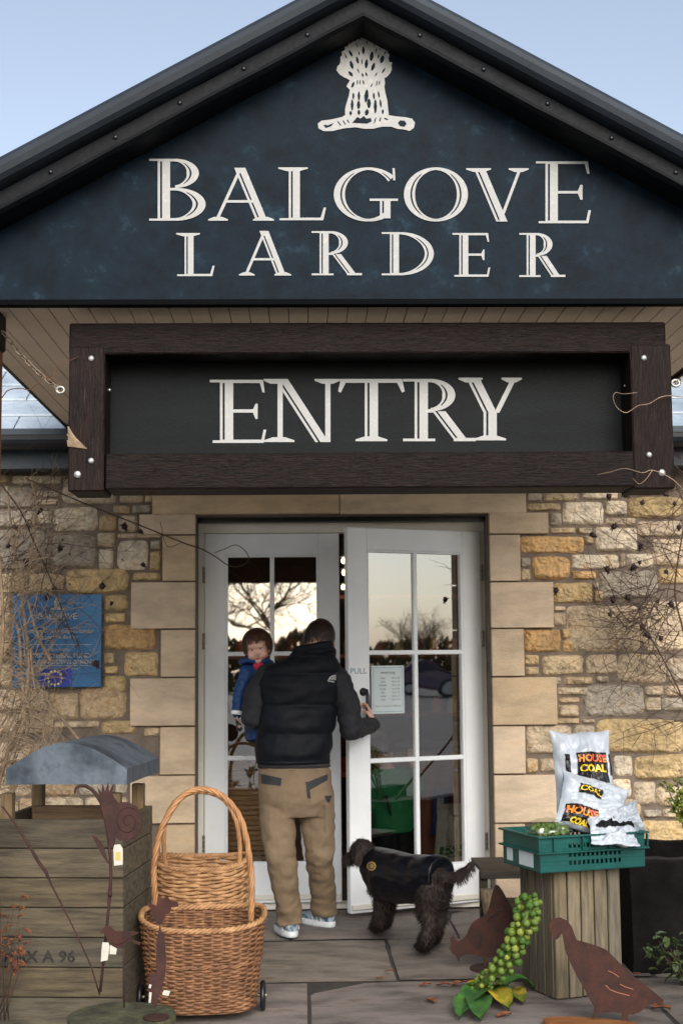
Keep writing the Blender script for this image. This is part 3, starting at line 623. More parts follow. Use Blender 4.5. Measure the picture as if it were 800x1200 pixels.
# gable name board
gb = MB(); zb0 = ZS - .012
hwb = (vz(XC, .02) - zb0) / tA
gb.prism([(XC - hwb, 5.232, zb0), (XC + hwb, 5.232, zb0), (XC, 5.232, vz(XC, .02))], (0, .03, 0))
board = gb.build('name_board', M['board_blue'], porch)
MB().box((XC, 5.25, zb0 - .010), (2 * hwb - .1, .05, .02)).build('board_drip_edge', M['trim'], porch)
Yb = 5.2285
for ch, a, b, c, d in (('B', 175, 241, 186, 258.5), ('A', 244, 321, 196.5, 258.5), ('L', 326, 382, 196, 258), ('G', 391, 466, 196, 259.5), ('O', 473, 548, 196, 259.5), ('V', 546, 619, 197, 259.5), ('E', 630, 692, 189, 261.5)):
    paint_letter('sign_letter', ch, a, b, c, d, Yb, 14.5 if ch in 'BE' else 13, 3.0, board, M['lettering'])
for ch, a, b, c, d in (('L', 206.5, 251.5, 273, 323.5), ('A', 280, 341, 270.5, 322.8), ('R', 365, 424, 270.8, 322.5), ('D', 447, 508, 272, 322.5), ('E', 532, 574, 273, 324.2), ('R', 608, 662, 273, 324.5)):
    paint_letter('sign_letter', ch, a, b, c, d, Yb, 10.5, 2.6, board, M['lettering'])
# wheatsheaf emblem, traced in units of the 140 px square (360..500, 30..170)
def E_(u, v, Y=Yb): return P(360 + u / 5.714, 30 + v / 5.714, Y)
out = []
hd = [(285,365),(262,352),(245,345),(215,325),(196,300),(200,272),(215,260),(222,240),(220,210),(232,200),(230,172),(250,165),(252,140),(272,140),(276,118),(296,118),(302,98),(322,106),(330,86),(350,94),(362,78),(380,86),(398,74),(416,84),(434,78),(446,92),(468,90),(474,108),(494,106),(500,126),(520,130),(522,150),(542,160),(536,182),(550,196),(542,220),(550,245),(568,245),(562,268),(566,290),(556,315),(535,340),(515,352),(520,380),(515,410),(522,450),(534,500),(545,600),(600,608),(650,612),(700,622),(720,650),(712,685),(685,704),(640,694),(600,690),(560,676),(500,676),(440,690),(380,690),(320,680),(240,688),(170,705),(110,706),(75,688),(70,655),(95,636),(160,628),(230,612),(254,598),(252,560),(262,520),(278,470),(284,430),(262,405)]
sh = MB(); n = len(hd)
sh.add([E_(u, v) for u, v in hd], [tuple(range(n))]); sh.build('wheatsheaf_emblem', M['lettering'], board)
er = MB(); rr = random.Random(3)
def eyeb(u, v, a, l, w_):
    pts = []
    for k in range(8):
        t = 2 * pi * k / 8; x, y = w_ * cos(t) * (1 - .25 * abs(sin(t))), l * sin(t); pts.append(E_(u + x * cos(a) - y * sin(a), v + x * sin(a) + y * cos(a), Yb - .0012))
    er.add(pts, [tuple(range(8))])
for (u, v, a, l, w_) in ((290,185,-.5,26,9),(375,165,0,28,10),(430,205,.15,34,14),(500,225,.3,28,14),(395,255,.1,32,12),(335,230,-.25,26,9),(296,262,-.3,30,12),(440,275,.35,30,12),(290,322,-.7,22,11),(475,205,.2,16,5),(365,240,0,20,4),(510,300,.6,22,6),(395,325,-.3,14,7),(370,330,-.3,14,6),(340,300,-.4,18,4),(460,325,.5,16,4),(258,205,-.4,22,4),(520,180,.4,18,4),(330,130,-.3,18,3.5),(400,110,0,18,3.5),(450,125,.2,18,3.5),(490,150,.3,18,3.5),(345,185,-.1,16,4),(460,165,.2,20,4),
    (305,395,.4,22,9),(335,378,.0,18,4),(352,378,0,16,4),(375,378,-.2,16,5),(465,385,.2,20,4),(482,382,.1,16,4),(430,398,.4,14,4),
    (308,470,0,24,7),(300,530,0,40,10),(290,585,0,16,9),(345,470,0,32,9),(343,530,0,30,12),(345,580,0,18,10),(395,470,.1,46,15),(412,520,0,34,14),(398,580,.2,22,14),(445,470,-.1,24,7),(455,540,0,50,11),(478,460,-.2,24,6),(490,520,-.1,30,7),(505,575,0,16,8),(325,480,0,0,0)):
    if l: eyeb(u, v, a, l, w_)
for poly in ([(300,650),(335,610),(355,622),(378,604),(395,622),(425,618),(430,640),(400,655),(345,652)], [(108,668),(125,662),(135,668),(175,652),(160,672),(125,684)], [(606,650),(620,634),(650,636),(664,656),(650,676),(620,672)], [(200,640),(208,640),(228,668),(220,668)], [(235,635),(243,635),(258,660),(250,660)], [(262,628),(270,628),(282,650),(275,650)], [(445,650),(455,615),(462,615),(452,650)], [(480,640),(486,615),(494,615),(488,640)], [(515,615),(540,625),(538,632),(514,624)]):
    er.add([E_(u, v, Yb - .0012) for u, v in poly], [tuple(range(len(poly)))])
er.build('emblem_marks', M['board_blue'], board)
# boarded soffit
sf = MB(); bw = .0772; xs0 = XC - 1.600; nb = 41
for k in range(nb):
    xa, xb = xs0 + k * bw + .0018, xs0 + (k + 1) * bw - .0018
    c = rnd.uniform(.93, 1.05)
    sf.box(((xa + xb) / 2, (5.265 + YS) / 2, ZS + .008), (xb - xa, YS - 5.265, .014), bev=.0016)
sf.build('soffit_boards', M['soffit'], porch)
MB().box((XC, (5.265 + YS) / 2, ZS + .022), (3.2, YS - 5.265, .012)).build('soffit_backing', M['beam'], porch)
for s in (-1, 1): MB().box((XC + s * 1.606, 6.86, ZS + .012), (.014, 3.18, .03)).build('soffit_edge_board', M['verge'], porch)
for s in (-1, 1):
    if s < 0: px_ = P(-2, 540, 5.50).x - .06
    else: px_ = XC * 2 - (P(-2, 540, 5.50).x - .06)
    MB().box((px_, 5.50, ZS / 2), (.12, .12, ZS), bev=.008).build('porch_post', M['post'], porch)
    br = MB(); br.box((px_, 5.50, P(5, 388, 5.5).z), (.14, .14, .15), bev=.01); br.build('post_collar', M['bargeboard'], porch)
PXL = P(-2, 540, 5.50).x - .06
# ---------------------------------------------------------------- hanging sign
Y0, Y1 = 5.33, 5.55
sg_ = thing('hanging_sign', 'long dark timber framed sign reading ENTRY hung below the porch gable', 'sign', P(431, 575, Y0))
def pbox(name, x0, y0, x1, y1, Ya, Yb_, m, parent, bev=.006):
    a = P(x0, y1, Ya); b = P(x1, y0, Ya)
    return MB().box(((a.x + b.x) / 2, (Ya + Yb_) / 2, (a.z + b.z) / 2), (b.x - a.x, Yb_ - Ya, b.z - a.z), bev=bev).build(name, m, parent)
pbox('frame_beam', 81, 377, 779, 415, Y0, Y1, M['beam'], sg_)
pbox('frame_beam', 123, 528.5, 743, 573.5, Y0 + .003, Y1, M['beam'], sg_)
pbox('frame_upright', 79.5, 405.5, 123, 576, Y0 - .004, Y1, M['beamv'], sg_)
pbox('frame_upright', 742.5, 403, 785, 573, Y0 - .004, Y1, M['beamv'], sg_)
pbox('sign_panel', 118, 405, 750, 540, Y0 + .17, Y0 + .19, M['panel'], sg_, 0)
for ch, a, b, c, d in (('E', 249, 312, 445, 519), ('N', 309, 399, 444, 518), ('T', 396, 474, 444, 517), ('R', 472, 557, 444, 517), ('Y', 537, 611, 442.5, 516)):
    paint_letter('sign_letter', ch, a, b, c, d, Y0 + .168, 15.5, 3.8, sg_, M['lettering'])
for (x, y) in ((107, 420), (107, 540), (91, 556), (754, 419.5), (760, 533), (775, 554)):
    r_ = 4.4 if y > 545 else 3.6
    MB().ell(P(x, y, Y0 - .006), (r_ * .0032, .007, r_ * .0032), nu=14, nv=8).build('bolt_head', M['bolt'], sg_, smooth=True)
for (x, y) in ((128.5, 457), (732, 452)): MB().ell(P(x, y, Y0 + .1), (.006, .006, .006)).build('eye_bolt', M['bolt'], sg_, smooth=True)
# splintered corner of bare wood
sp = MB(); rr = random.Random(5)
for k in range(16):
    a = P(79.5 + rr.uniform(-1, 1), 500 + k * 1.5, Y0 - .006); b = P(86 + k * 1.1, 510 + k * 1.05, Y0 - .007); sp.tube([a, (a + b) / 2 + V((0, -.003, 0)), b], [.003, .003, .0008], 5)
sp.build('splintered_corner', M['twig'], sg_)
def chain_(p0, p1, label, n):
    t = thing('chain', label, 'chain', p0); p0, p1 = V(p0), V(p1); d = (p1 - p0); L_ = d.length / n; dn = d.normalized()
    a = dn.orthogonal().normalized(); b = dn.cross(a); mb = MB()
    for k in range(n):
        c = p0 + d * ((k + .5) / n) - V((0, 0, .02 * sin(pi * (k + .5) / n))); s = a if k % 2 else b
        mb.tube([c + dn * (L_ * .68 * cos(q)) + s * (.0085 * sin(q)) for q in [2 * pi * j / 12 for j in range(12)]], .0028, 5, closed=True)
    mb.build('chain_links', M['chain'], t, smooth=True)
    sh = MB(); sh.tube([p1 + V((.0 + .015 * cos(q), 0, .012 * sin(q))) for q in [2 * pi * j / 14 for j in range(14)]], .006, 6, closed=True); sh.build('shackle', M['bolt'], t, smooth=True)
chain_(P(3, 388, 5.44), P(71, 457, 5.42), 'rusty chain from the left porch post to the left end of the sign', 12)
chain_(P(835, 405, 5.44), P(791, 449, 5.42), 'short chain end holding the right end of the sign', 9)
# ================================================================ PLAQUE AND NOTICE
YP = YM - .062
pq = thing('plaque', 'square blue plaque with white lettering and a ring of yellow stars on the stone wall', 'plaque', P(66, 805, YP))
pbox('plaque_board', 14.5, 696.5, 119.5, 806, YP, YP + .015, M['plaque'], pq, .002)
def pqf(x, y): return P(14.5 + x, 696.5 + y, YP - .004)
sc = 1.0
write('plaque_lettering', [('BALGOVE', 53, -26, 10, 1.05, .12), ('L A R D E R', 54, -34, 4, 1), ('The conversion of Balgove Larder', 52, -43, 6.4, 1, .10), ('was part funded by', 52, -50, 6.4, 1, .10),
    ('THE EUROPEAN', 52, -65, 4.2, 1), ('AGRICULTURAL FUND', 54, -72, 7.4, 1, .15), ('FOR RURAL DEVELOPMENT', 56, -79.5, 6.6, 1.0, .14), ('"Europe investing in rural areas"', 52, -87, 4.2, 1)],
    lambda x, y: pqf(x, -y), M['lettering'], pq)
rl = MB()
for yy in (58.5, 83.2): rl.add([pqf(12, yy), pqf(93, yy), pqf(93, yy + .7), pqf(12, yy + .7)], [(0, 1, 2, 3)])
em = [(-3.5, 3), (-3.8, -3), (-2.6, -7), (0, -8.5), (2.6, -7), (3.6, -3), (2.8, 0), (3.5, 3.5), (8, 4.6), (8, 6.3), (-8, 6.3), (-8, 4.8)]
rl.add([pqf(53 + x, 12 + y) for x, y in em], [tuple(range(len(em)))]); rl.build('plaque_rules', M['lettering'], pq)
fl = MB().add([pqf(33, 87), pqf(70, 87), pqf(70, 108), pqf(33, 108)], [(0, 1, 2, 3)]).build('flag_panel', M['euflag'], pq)
stp = MB()
for k in range(12):
    a = 2 * pi * k / 12; cx, cy = 50 + 8.2 * cos(a), 98 + 8.2 * sin(a)
    pts = []
    for j in range(10):
        q = pi * j / 5 - pi / 2; r_ = 2.0 if j % 2 == 0 else .9; c = P(14.5 + cx + r_ * cos(q), 696.5 + cy + r_ * sin(q), YP - .007); pts.append(c)
    stp.add(pts, [tuple(range(10))])
stp.build('flag_stars', M['star'], pq)
nx0, nx1, nz0, nz1 = rw - .128 - .245, rw - .128 - .028, 1.155, 1.435
nt_ = thing('notice', 'white opening hours notice behind the glass of the open right-hand door', 'notice', W2((nx0 + nx1) / 2, -.012, nz0))
# the notice hangs on the outer face of the pane; local x runs from the hinge, so it is mirrored for reading
def nf(x, y, o=0): return W2(nx1 - x * (nx1 - nx0), -.008 - o, nz1 - y * (nz1 - nz0))
MB().add([nf(0, 0), nf(1, 0), nf(1, 1), nf(0, 1), nf(0, 0, -.002), nf(1, 0, -.002), nf(1, 1, -.002), nf(0, 1, -.002)], [(0, 1, 2, 3), (7, 6, 5, 4), (0, 4, 5, 1), (1, 5, 6, 2), (2, 6, 7, 3), (3, 7, 4, 0)]).build('notice_sheet', M['paper'], nt_)
rowsn = [('OPENING HOURS', .5, -.15, .055)] + [(t_, .34, -.26 - .075 * i, .048) for i, t_ in enumerate(('Monday', 'Tuesday', 'Wednesday', 'Thursday', 'Friday', 'Saturday', 'Sunday'))] + [('9.00  to  5.00', .74, -.26 - .075 * i, .044) for i in range(7)] + [('Please note our hours may vary on public holidays', .5, -.84, .038)]
write('notice_lettering', rowsn, lambda x, y: nf(x * 1.0, -y, .0015), M['ink'], nt_)
bd = MB()
for (a, b, c, d) in ((.05, .04, .95, .046), (.05, .955, .95, .961), (.05, .04, .058, .961), (.942, .04, .95, .961)): bd.add([nf(a, b, .0012), nf(c, b, .0012), nf(c, d, .0012), nf(a, d, .0012)], [(0, 1, 2, 3)])
bd.build('notice_border', M['plaque'], nt_)

# ================================================================ LITTER BIN
woodc = [(.23, .19, .13), (.26, .215, .15), (.20, .17, .12), (.25, .20, .125), (.215, .19, .145)]
def wc(k=1.0):
    c = rnd.choice(woodc); f = rnd.uniform(.82, 1.12) * k * .48; return (c[0] * f, c[1] * f, c[2] * f, 1)
PH = R(6); BF = P(145, 960, 5.9); bw_, bd_ = .55, .56
bx_ = V((cos(PH), -sin(PH), 0)) * -1; by_ = V((sin(PH), cos(PH), 0)); B0 = V((BF.x, 5.9, 0))     # front-right corner on the ground
bin_ = thing('litter_bin', 'square weathered timber litter bin with a curved zinc lid beside the left climber', 'litter bin', B0 + bx_ * bw_ / 2 + by_ * bd_ / 2)
def BW(a, d, z): return B0 + bx_ * a + by_ * d + V((0, 0, z))      # a leftwards along the front, d backwards
rb = Matrix((-bx_, by_, V((0, 0, 1)))).transposed()
zt = P(145, 960, 5.9).z; nb_ = 7; hh = zt / nb_
zl = [0] + [.13] + [.13 + (zt - .13) * k / 6 for k in range(1, 7)]
for k in range(7):
    z0, z1 = zl[k] + .002, zl[k + 1] - .002
    m_ = MB(); m_.box(BW(bw_ / 2, .012, (z0 + z1) / 2), (bw_, .024, z1 - z0), rot=rb, col=wc(.95), bev=.003)
    m_.box(BW(bw_ / 2, bd_ - .012, (z0 + z1) / 2), (bw_, .024, z1 - z0), rot=rb, col=wc(), bev=.003)
    for a in (.0125, bw_ - .0125): m_.box(BW(a, bd_ / 2, (z0 + z1) / 2), (.025, bd_ - .05, z1 - z0), rot=rb, col=wc(), bev=.003)
    m_.build('board', M['oldwood'], bin_)
for a in (.05, bw_ - .05):
    for d in (.06, bd_ - .06):
        m_ = MB().box(BW(a, d, (zt + .10) / 2), (.05, .05, zt + .10), rot=rb, col=(.20, .135, .07, 1), bev=.003); m_.build('corner_post', M['oldwoodv'], bin_)
m_ = MB().box(BW(bw_ / 2, bd_ * .62, zt - .03), (bw_ - .15, .03, .10), rot=rb, col=(.17, .11, .06, 1)); m_.box(BW(bw_ / 2, bd_ / 2, .3), (bw_ - .06, bd_ - .06, .02), rot=rb, col=(.05, .04, .03, 1)); m_.build('inner_board', M['oldwood'], bin_)
# lid: arched across its width
lid = MB(); ov = .035; zl0 = P(148, 919, 5.87).z
def lidp(u, v, lo):
    a = -.02 + (bw_ - .05) * u; d = -ov + (bd_ + 2 * ov) * v
    arch = .062 + .105 * sin(pi * min(1, max(0, u))) ** 1.0
    return BW(a, d, zl0 + (0 if lo else arch) + .002 * noise.noise(V((u * 8, v * 8, 1))))
nu = 18
lid.grid(lambda u, v: lidp(u, v, False), nu, 6); 
lid.grid(lambda u, v: lidp(u, 0, v < .5), nu, 1); lid.grid(lambda u, v: lidp(u, 1, v < .5), nu, 1)
lid.grid(lambda u, v: lidp(0, u, v < .5), 6, 1); lid.grid(lambda u, v: lidp(1, u, v < .5), 6, 1); lid.grid(lambda u, v: lidp(u, v, True), nu, 1)
lid.build('lid', M['zinc'], bin_)
M['stencil'] = mat('stencil_ink', S(24, 24, 24), S(50, 44, 38), 60, .8)
fx = lambda px: ((BF.x - P(px, 1122, 5.93).x) / cos(PH))
write('stencil_lettering', [('MAX A 96', fx(45), P(45, 1122, 5.93).z, .062, 1.12, .002)], lambda x, y: BW(2 * fx(45) - x, -.0015, y), M['stencil'], bin_)

# ================================================================ WICKER BASKETS
def basket(name, label, cx, cy, wx, wy, z0, z1, flare, rot, mt, rows, stakes, handle, wheels, diag=0, slope=0.0):
    t = thing(name, label, 'basket', (cx, cy, 0)); ca, sa = cos(rot), sin(rot); E = 3.0
    def pt(a, r, z, off=0):
        f = 1 - flare * (1 - (z - z0) / (z1 - z0)); ct, st_ = cos(a), sin(a)
        x = abs(ct) ** (2 / E) * (1 if ct > 0 else -1) * (wx / 2 * f * r + off); y = abs(st_) ** (2 / E) * (1 if st_ > 0 else -1) * (wy / 2 * f * r + off)
        zz = z + slope * (y / wy) * ((z - z0) / (z1 - z0)) + .012 * (z - z0) / (z1 - z0) * cos(2 * a)
        return V((cx + x * ca - y * sa, cy + x * sa + y * ca, zz))
    # arc-length parametrisation of the plan
    N_ = 720; A_ = [2 * pi * i / N_ for i in range(N_ + 1)]; L_ = [0]
    for a, b in zip(A_, A_[1:]): L_.append(L_[-1] + (pt(a, 1, z1) - pt(b, 1, z1)).length)
    def ang(s):
        s = (s % 1) * L_[-1]; lo, hi = 0, N_
        while hi - lo > 1:
            m_ = (lo + hi) // 2
            if L_[m_] <= s: lo = m_
            else: hi = m_
        return A_[lo] + (A_[hi] - A_[lo]) * (s - L_[lo]) / max(1e-9, L_[hi] - L_[lo])
    wv = MB(); dz = (z1 - z0) / rows
    for r_ in range(rows):
        seg = stakes * 4; pts = []
        for k in range(seg):
            s = k / seg; ph = pi * (s * stakes + r_); amp = .0052 if diag == 0 else .006
            pts.append(pt(ang(s), 1, z0 + dz * (r_ + .5) + dz * .18 * sin(7 * s * 2 * pi + r_), amp * cos(ph)))
        wv.tube(pts, dz * (.56 + .06 * random.Random(r_).random()), 5, closed=True)
    wv.build('woven_side', mt, t, smooth=True)
    sk = MB()
    for k in range(stakes):
        a = ang((k + .5) / stakes); sk.tube([pt(a, 1, z0 + (z1 - z0) * q / 4) for q in range(5)], .0048, 6)
    sk.build('stakes', mt, t, smooth=True)
    rm = MB()
    for ph in range(3):
        rm.tube([pt(ang(k / 160), 1, z1 + .004 + .007 * sin(k / 160 * 2 * pi * 22 + ph * 2.1), .007 * cos(k / 160 * 2 * pi * 22 + ph * 2.1)) for k in range(160)], .0068, 6, closed=True)
    rm.build('rim', M['wickerl'], t, smooth=True)
    MB().prism([pt(ang(k / 60), .97, z0 + .004) for k in range(60)], (0, 0, -.012)).build('base', mt, t)
    zm = (z0 + z1) / 2 + .02
    if not diag:
        bdm = MB()
        for ph in range(2): bdm.tube([pt(ang(k / 160), 1, zm + .004 * sin(k * .8 + ph * pi), .006 + .003 * cos(k * .8 + ph * pi)) for k in range(160)], .0042, 5, closed=True)
        bdm.build('waling_band', mt, t, smooth=True)
    for hp in handle:       # each: list of points, radius
        hm_ = MB(); pts, r_ = hp; pts = [V(p) for p in pts]
        cr = []
        for i in range(len(pts) - 1):
            p0, p1, p2, p3 = pts[max(i - 1, 0)], pts[i], pts[i + 1], pts[min(i + 2, len(pts) - 1)]
            for k in range(10):
                q = k / 10; cr.append(.5 * ((2 * p1) + (-p0 + p2) * q + (2 * p0 - 5 * p1 + 4 * p2 - p3) * q * q + (-p0 + 3 * p1 - 3 * p2 + p3) * q ** 3))
        cr.append(pts[-1]); n_ = len(cr)
        for ph in range(4):
            tw = []
            for i, p in enumerate(cr):
                tg = (cr[min(i + 1, n_ - 1)] - cr[max(i - 1, 0)]).normalized(); u_ = V((0, 1, 0)); u_ = (u_ - tg * u_.dot(tg)).normalized(); v_ = tg.cross(u_)
                a = i * .42 + ph * pi / 2; tw.append(p + (u_ * cos(a) + v_ * sin(a)) * r_ * .55)
            hm_.tube(tw, r_ * .62, 6)
        hm_.build('handle', M['cane'], t, smooth=True)
    for c in wheels:
        wm = MB(); c = V(c); r_ = .062
        wm.tube([c + V((0, r_ * .84 * cos(2 * pi * k / 24), r_ * .84 * sin(2 * pi * k / 24))) for k in range(24)], .011, 8, closed=True)
        wh = wm.build('wheel', M['black'], t, smooth=True)
        MB().tube([c - V((.006, 0, 0)), c + V((.006, 0, 0))], r_ * .78, 20).build('wheel_disc', M['bargeboard'], wh)
        MB().tube([c - V((.05, 0, 0)), c + V((.016, 0, 0))], .008, 8).build('axle', M['steel'], wh)
    return t
y1 = 6.16
def hpts(lst, Y): return [P(a, b, y_) for (a, b, y_) in lst]
basket('wicker_trolley', 'large front wicker shopping trolley basket with tall arched cane handle and black wheel', P(238, 1100, y1).x, y1, .515, .40, .045, .40, .16, R(3), M['wicker'], 34, 38,
    [(hpts([(184, 1076, 6.2), (181, 1040, 6.2), (181, 1010, 6.21), (190, 970, 6.22), (212, 935, 6.24), (236, 925, 6.25), (262, 934, 6.24), (283, 962, 6.22), (293, 1010, 6.21), (295, 1045, 6.2), (294, 1080, 6.2)], 0), .0125)],
    [(P(308, 1148, 6.2).x, 6.2, .066), (P(168, 1148, 6.2).x - .01, 6.2, .066)], slope=.03)
cu_ = MB(); gp_ = G(262, 1190, .01); cu_.tube([G(206, 1188, .01), gp_, G(275, 1180, .012), V((G(285, 1165, .02).x, 6.02, .05))], .005, 6)
y2 = 6.86
basket('wicker_basket', 'smaller pale wicker basket with a slim arched handle, standing behind the trolley', P(236, 1030, y2).x, y2, .435, .32, .12, .535, .10, R(-2), M['wickerl'], 25, 22,
    [(hpts([(195, 1022, 6.75), (192, 985, 6.75), (196, 955, 6.76), (212, 934, 6.78), (238, 928, 6.8), (262, 937, 6.78), (276, 960, 6.76), (281, 990, 6.75), (280, 1016, 6.75)], 0), .010)], [], diag=1, slope=.02)
st_t = thing('wooden_stool', 'low dark wooden stool under the smaller wicker basket', 'stool', (P(236, 1030, y2).x, y2, 0))
MB().box((P(236, 1030, y2).x, y2, .10), (.36, .26, .024), col=wc(.6), bev=.004).build('seat', M['oldwood'], st_t)
for a in (-.15, .15):
    for b in (-.1, .1): MB().box((P(236, 1030, y2).x + a, y2 + b, .045), (.035, .035, .088), col=wc(.6)).build('leg', M['oldwoodv'], st_t)

# ================================================================ LOG SLICE AND RUSTY GARDEN ORNAMENTS
lc = P(143, 1172, 5.53); LC = V((lc.x, 5.53, 0)); lz = .155
log = thing('log_slice', 'mossy sawn log slice on the paving in front of the litter bin', 'log', LC)
lm = MB(); rings = []
def lr(a, z): return .20 + .012 * noise.noise(V((cos(a) * 2, sin(a) * 2, 5))) + .007 * noise.noise(V((cos(a) * 9, sin(a) * 9, z * 6)))
NL = 56
for z in (0, .03, .07, .11, .14, lz): rings.append([LC + V((lr(2 * pi * k / NL, z) * cos(2 * pi * k / NL), lr(2 * pi * k / NL, z) * sin(2 * pi * k / NL), z)) for k in range(NL)])
for a, b in zip(rings, rings[1:]): lm.add(a + b, [(k, (k + 1) % NL, NL + (k + 1) % NL, NL + k) for k in range(NL)])
lm.build('bark', M['moss'], log, smooth=True)
lt = MB(); 
def lft(u, v):
    a = 2 * pi * u; r_ = lr(a, lz) * v; return LC + V((r_ * cos(a), r_ * sin(a), lz + .006 * noise.noise(V((r_ * 30 * cos(a), r_ * 30 * sin(a), 0))) * (1 if v < 1 else 0)))
lt.grid(lft, NL, 8); M['logtop'] = mat('mossy_end_grain', S(44, 40, 30), S(84, 86, 58), 9, .95, .9, 50, c3=S(60, 50, 40), bdist=.008); lt.build('cut_top', M['logtop'], log)
def cut(name, pts, Y, m, parent, th=.004, rz=0):    # flat steel cut-out of real thickness
    mb = MB(); mb.prism([P(x, y, Y) for x, y in pts], (0, th, 0)); return mb.build(name, m, parent)
def crop(o, s, lst): return [(o[0] + u / s, o[1] + v / s) for u, v in lst]
# snail on a tall stalk
Y = 5.50
sn = thing('snail_ornament', 'rusty steel snail cut-out climbing a tall curled stalk with a price tag', 'garden ornament', P(118, 1168, Y))
A_ = (0, 840)
stalk = crop(A_, 3.333, [(293, 300), (296, 280), (312, 270), (335, 270), (358, 283), (378, 305), (395, 335), (408, 380), (420, 440), (428, 500), (432, 560), (434, 620), (430, 690), (424, 760), (415, 850), (405, 950), (392, 1075)])
sm = MB(); sp_ = [P(x, y, Y + .003) for x, y in stalk]; sm.tube(sp_, [.003, .0045, .006, .007, .007, .007, .007, .007, .0068, .0065, .006, .006, .007, .0055, .0055, .0055, .0055], 6); sm.tube([sp_[12] + V((0, 0, .012)), sp_[12] - V((0, 0, .012))], .009, 6); sm.build('stalk', M['rustp'], sn, smooth=True)
cut('snail_body', crop(A_, 3.333, [(392, 330), (388, 300), (380, 275), (396, 296), (402, 262), (410, 292), (424, 255), (426, 292), (444, 262), (440, 300), (448, 318), (462, 335), (500, 333), (535, 350), (553, 385), (555, 430), (540, 462), (505, 486), (468, 484), (452, 470), (448, 500), (432, 515), (424, 480), (416, 430), (400, 370)]), Y - .004, M['rustp'], sn)
spi = MB(); c_ = (500, 410); spi.tube([P(*crop(A_, 3.333, [(c_[0] + (8 + 4.1 * q) * cos(q * 1.0 + 1), c_[1] + (8 + 4.1 * q) * sin(q * 1.0 + 1) * 1.15)])[0], Y - .006) for q in [k * .35 for k in range(38)]], .0016, 5); spi.build('shell_spiral', M['rust'], sn, smooth=True)
cut('leaf_blade', crop(A_, 3.333, [(358, 462), (372, 466), (392, 485), (408, 515), (418, 550), (428, 575), (420, 572), (402, 545), (384, 515), (370, 485)]), Y - .002, M['rustp'], sn)
M['tag'] = mat('price_tag', S(176, 172, 160), S(190, 186, 176), 20, .6); M['tagy'] = mat('tag_print', S(226, 160, 80), rough=.6)
tg_ = cut('price_tag', crop(A_, 3.333, [(448, 500), (470, 498), (480, 515), (480, 578), (446, 582), (443, 515)]), Y - .014, M['tag'], sn, .001); tg_['label'] = 'cream price tag with orange print'
cut('tag_print', crop(A_, 3.333, [(452, 530), (470, 528), (472, 560), (452, 562)]), Y - .0152, M['tagy'], tg_, .0008)
# wren on a rod
D_ = (70, 1020); Y = 5.44
wr = thing('bird_ornament', 'small rusty steel bird cut-out on a thin rod with two white tags', 'garden ornament', P(146, 1185, Y))
cut('bird_body', crop(D_, 5.333, [(248, 392), (262, 378), (272, 360), (292, 350), (318, 352), (334, 368), (350, 380), (400, 382), (450, 380), (498, 388), (460, 408), (440, 430), (470, 436), (508, 452), (500, 468), (460, 452), (430, 440), (412, 465), (398, 486), (360, 486), (320, 470), (296, 440), (288, 405), (272, 394)]), Y, M['rust'], wr)
wi = MB(); wi.tube([P(*q, Y - .003) for q in crop(D_, 5.333, [(330, 448), (360, 462), (400, 448), (440, 415), (490, 392)])], .0018, 5); wi.build('wing_line', M['rustp'], wr)
rr_ = MB(); rr_.tube([P(*q, Y + .003) for q in crop(D_, 5.333, [(398, 480), (402, 560), (404, 700), (403, 860)])], .0032, 6); rr_.build('rod', M['rustp'], wr, smooth=True)
for q in ([(268, 450), (306, 452), (312, 480), (300, 562), (258, 570), (262, 500)], [(316, 466), (358, 490), (352, 526), (312, 524)]): cut('price_tag', crop(D_, 5.333, q), Y - .010, M['tag'], wr, .001)
# tall leaf with a winged top
Y = 5.46
bf = thing('flower_ornament', 'rusty steel winged flower cut-out on a broad blade stem by the trolley basket', 'garden ornament', P(182, 1182, Y))
cut('winged_top', crop(D_, 5.333, [(545, 195), (575, 210), (604, 222), (612, 165), (640, 185), (672, 160), (692, 190), (738, 198), (742, 228), (700, 232), (690, 262), (660, 282), (648, 318), (620, 342), (596, 318), (578, 280), (566, 235)]), Y, M['rust'], bf)
cut('blade', crop(D_, 5.333, [(626, 330), (634, 380), (656, 400), (658, 470), (666, 560), (660, 660), (640, 740), (618, 800), (604, 862), (590, 860), (560, 800), (552, 720), (562, 650), (606, 640), (604, 540), (608, 430), (618, 380)]), Y + .004, M['rustp'], bf)
bs = MB(); bc = P(183, 1183, Y); bs.tube([(bc.x, Y, lz + .003), (bc.x, Y, lz + .009)], .048, 20); bs.build('base_disc', M['rust'], bf)
for q in ([(560, 712), (574, 715), (570, 738), (556, 735)], [(560, 760), (576, 764), (570, 825), (556, 830)], [(652, 748), (692, 755), (680, 785), (640, 778)]): cut('price_tag', crop(D_, 5.333, q), Y - .012, M['tag'], bf, .001)
# leaning rod
ro = thing('garden_rod', 'thin rusty rod with a bulging grip leaning across the litter bin', 'garden stake', P(117, 1166, 5.52))
rm_ = MB(); rp = [P(3, 945, 5.60), P(20, 968, 5.60), P(36, 994, 5.59), P(45, 1010, 5.585), P(54, 1022, 5.58), P(60, 1036, 5.575), P(85, 1085, 5.55), P(106, 1130, 5.53), P(117, 1166, 5.52)]
rm_.tube(rp, [.003, .0045, .006, .007, .007, .004, .0032, .003, .003], 7); rm_.build('rod_shaft', M['rustp'], ro, smooth=True)
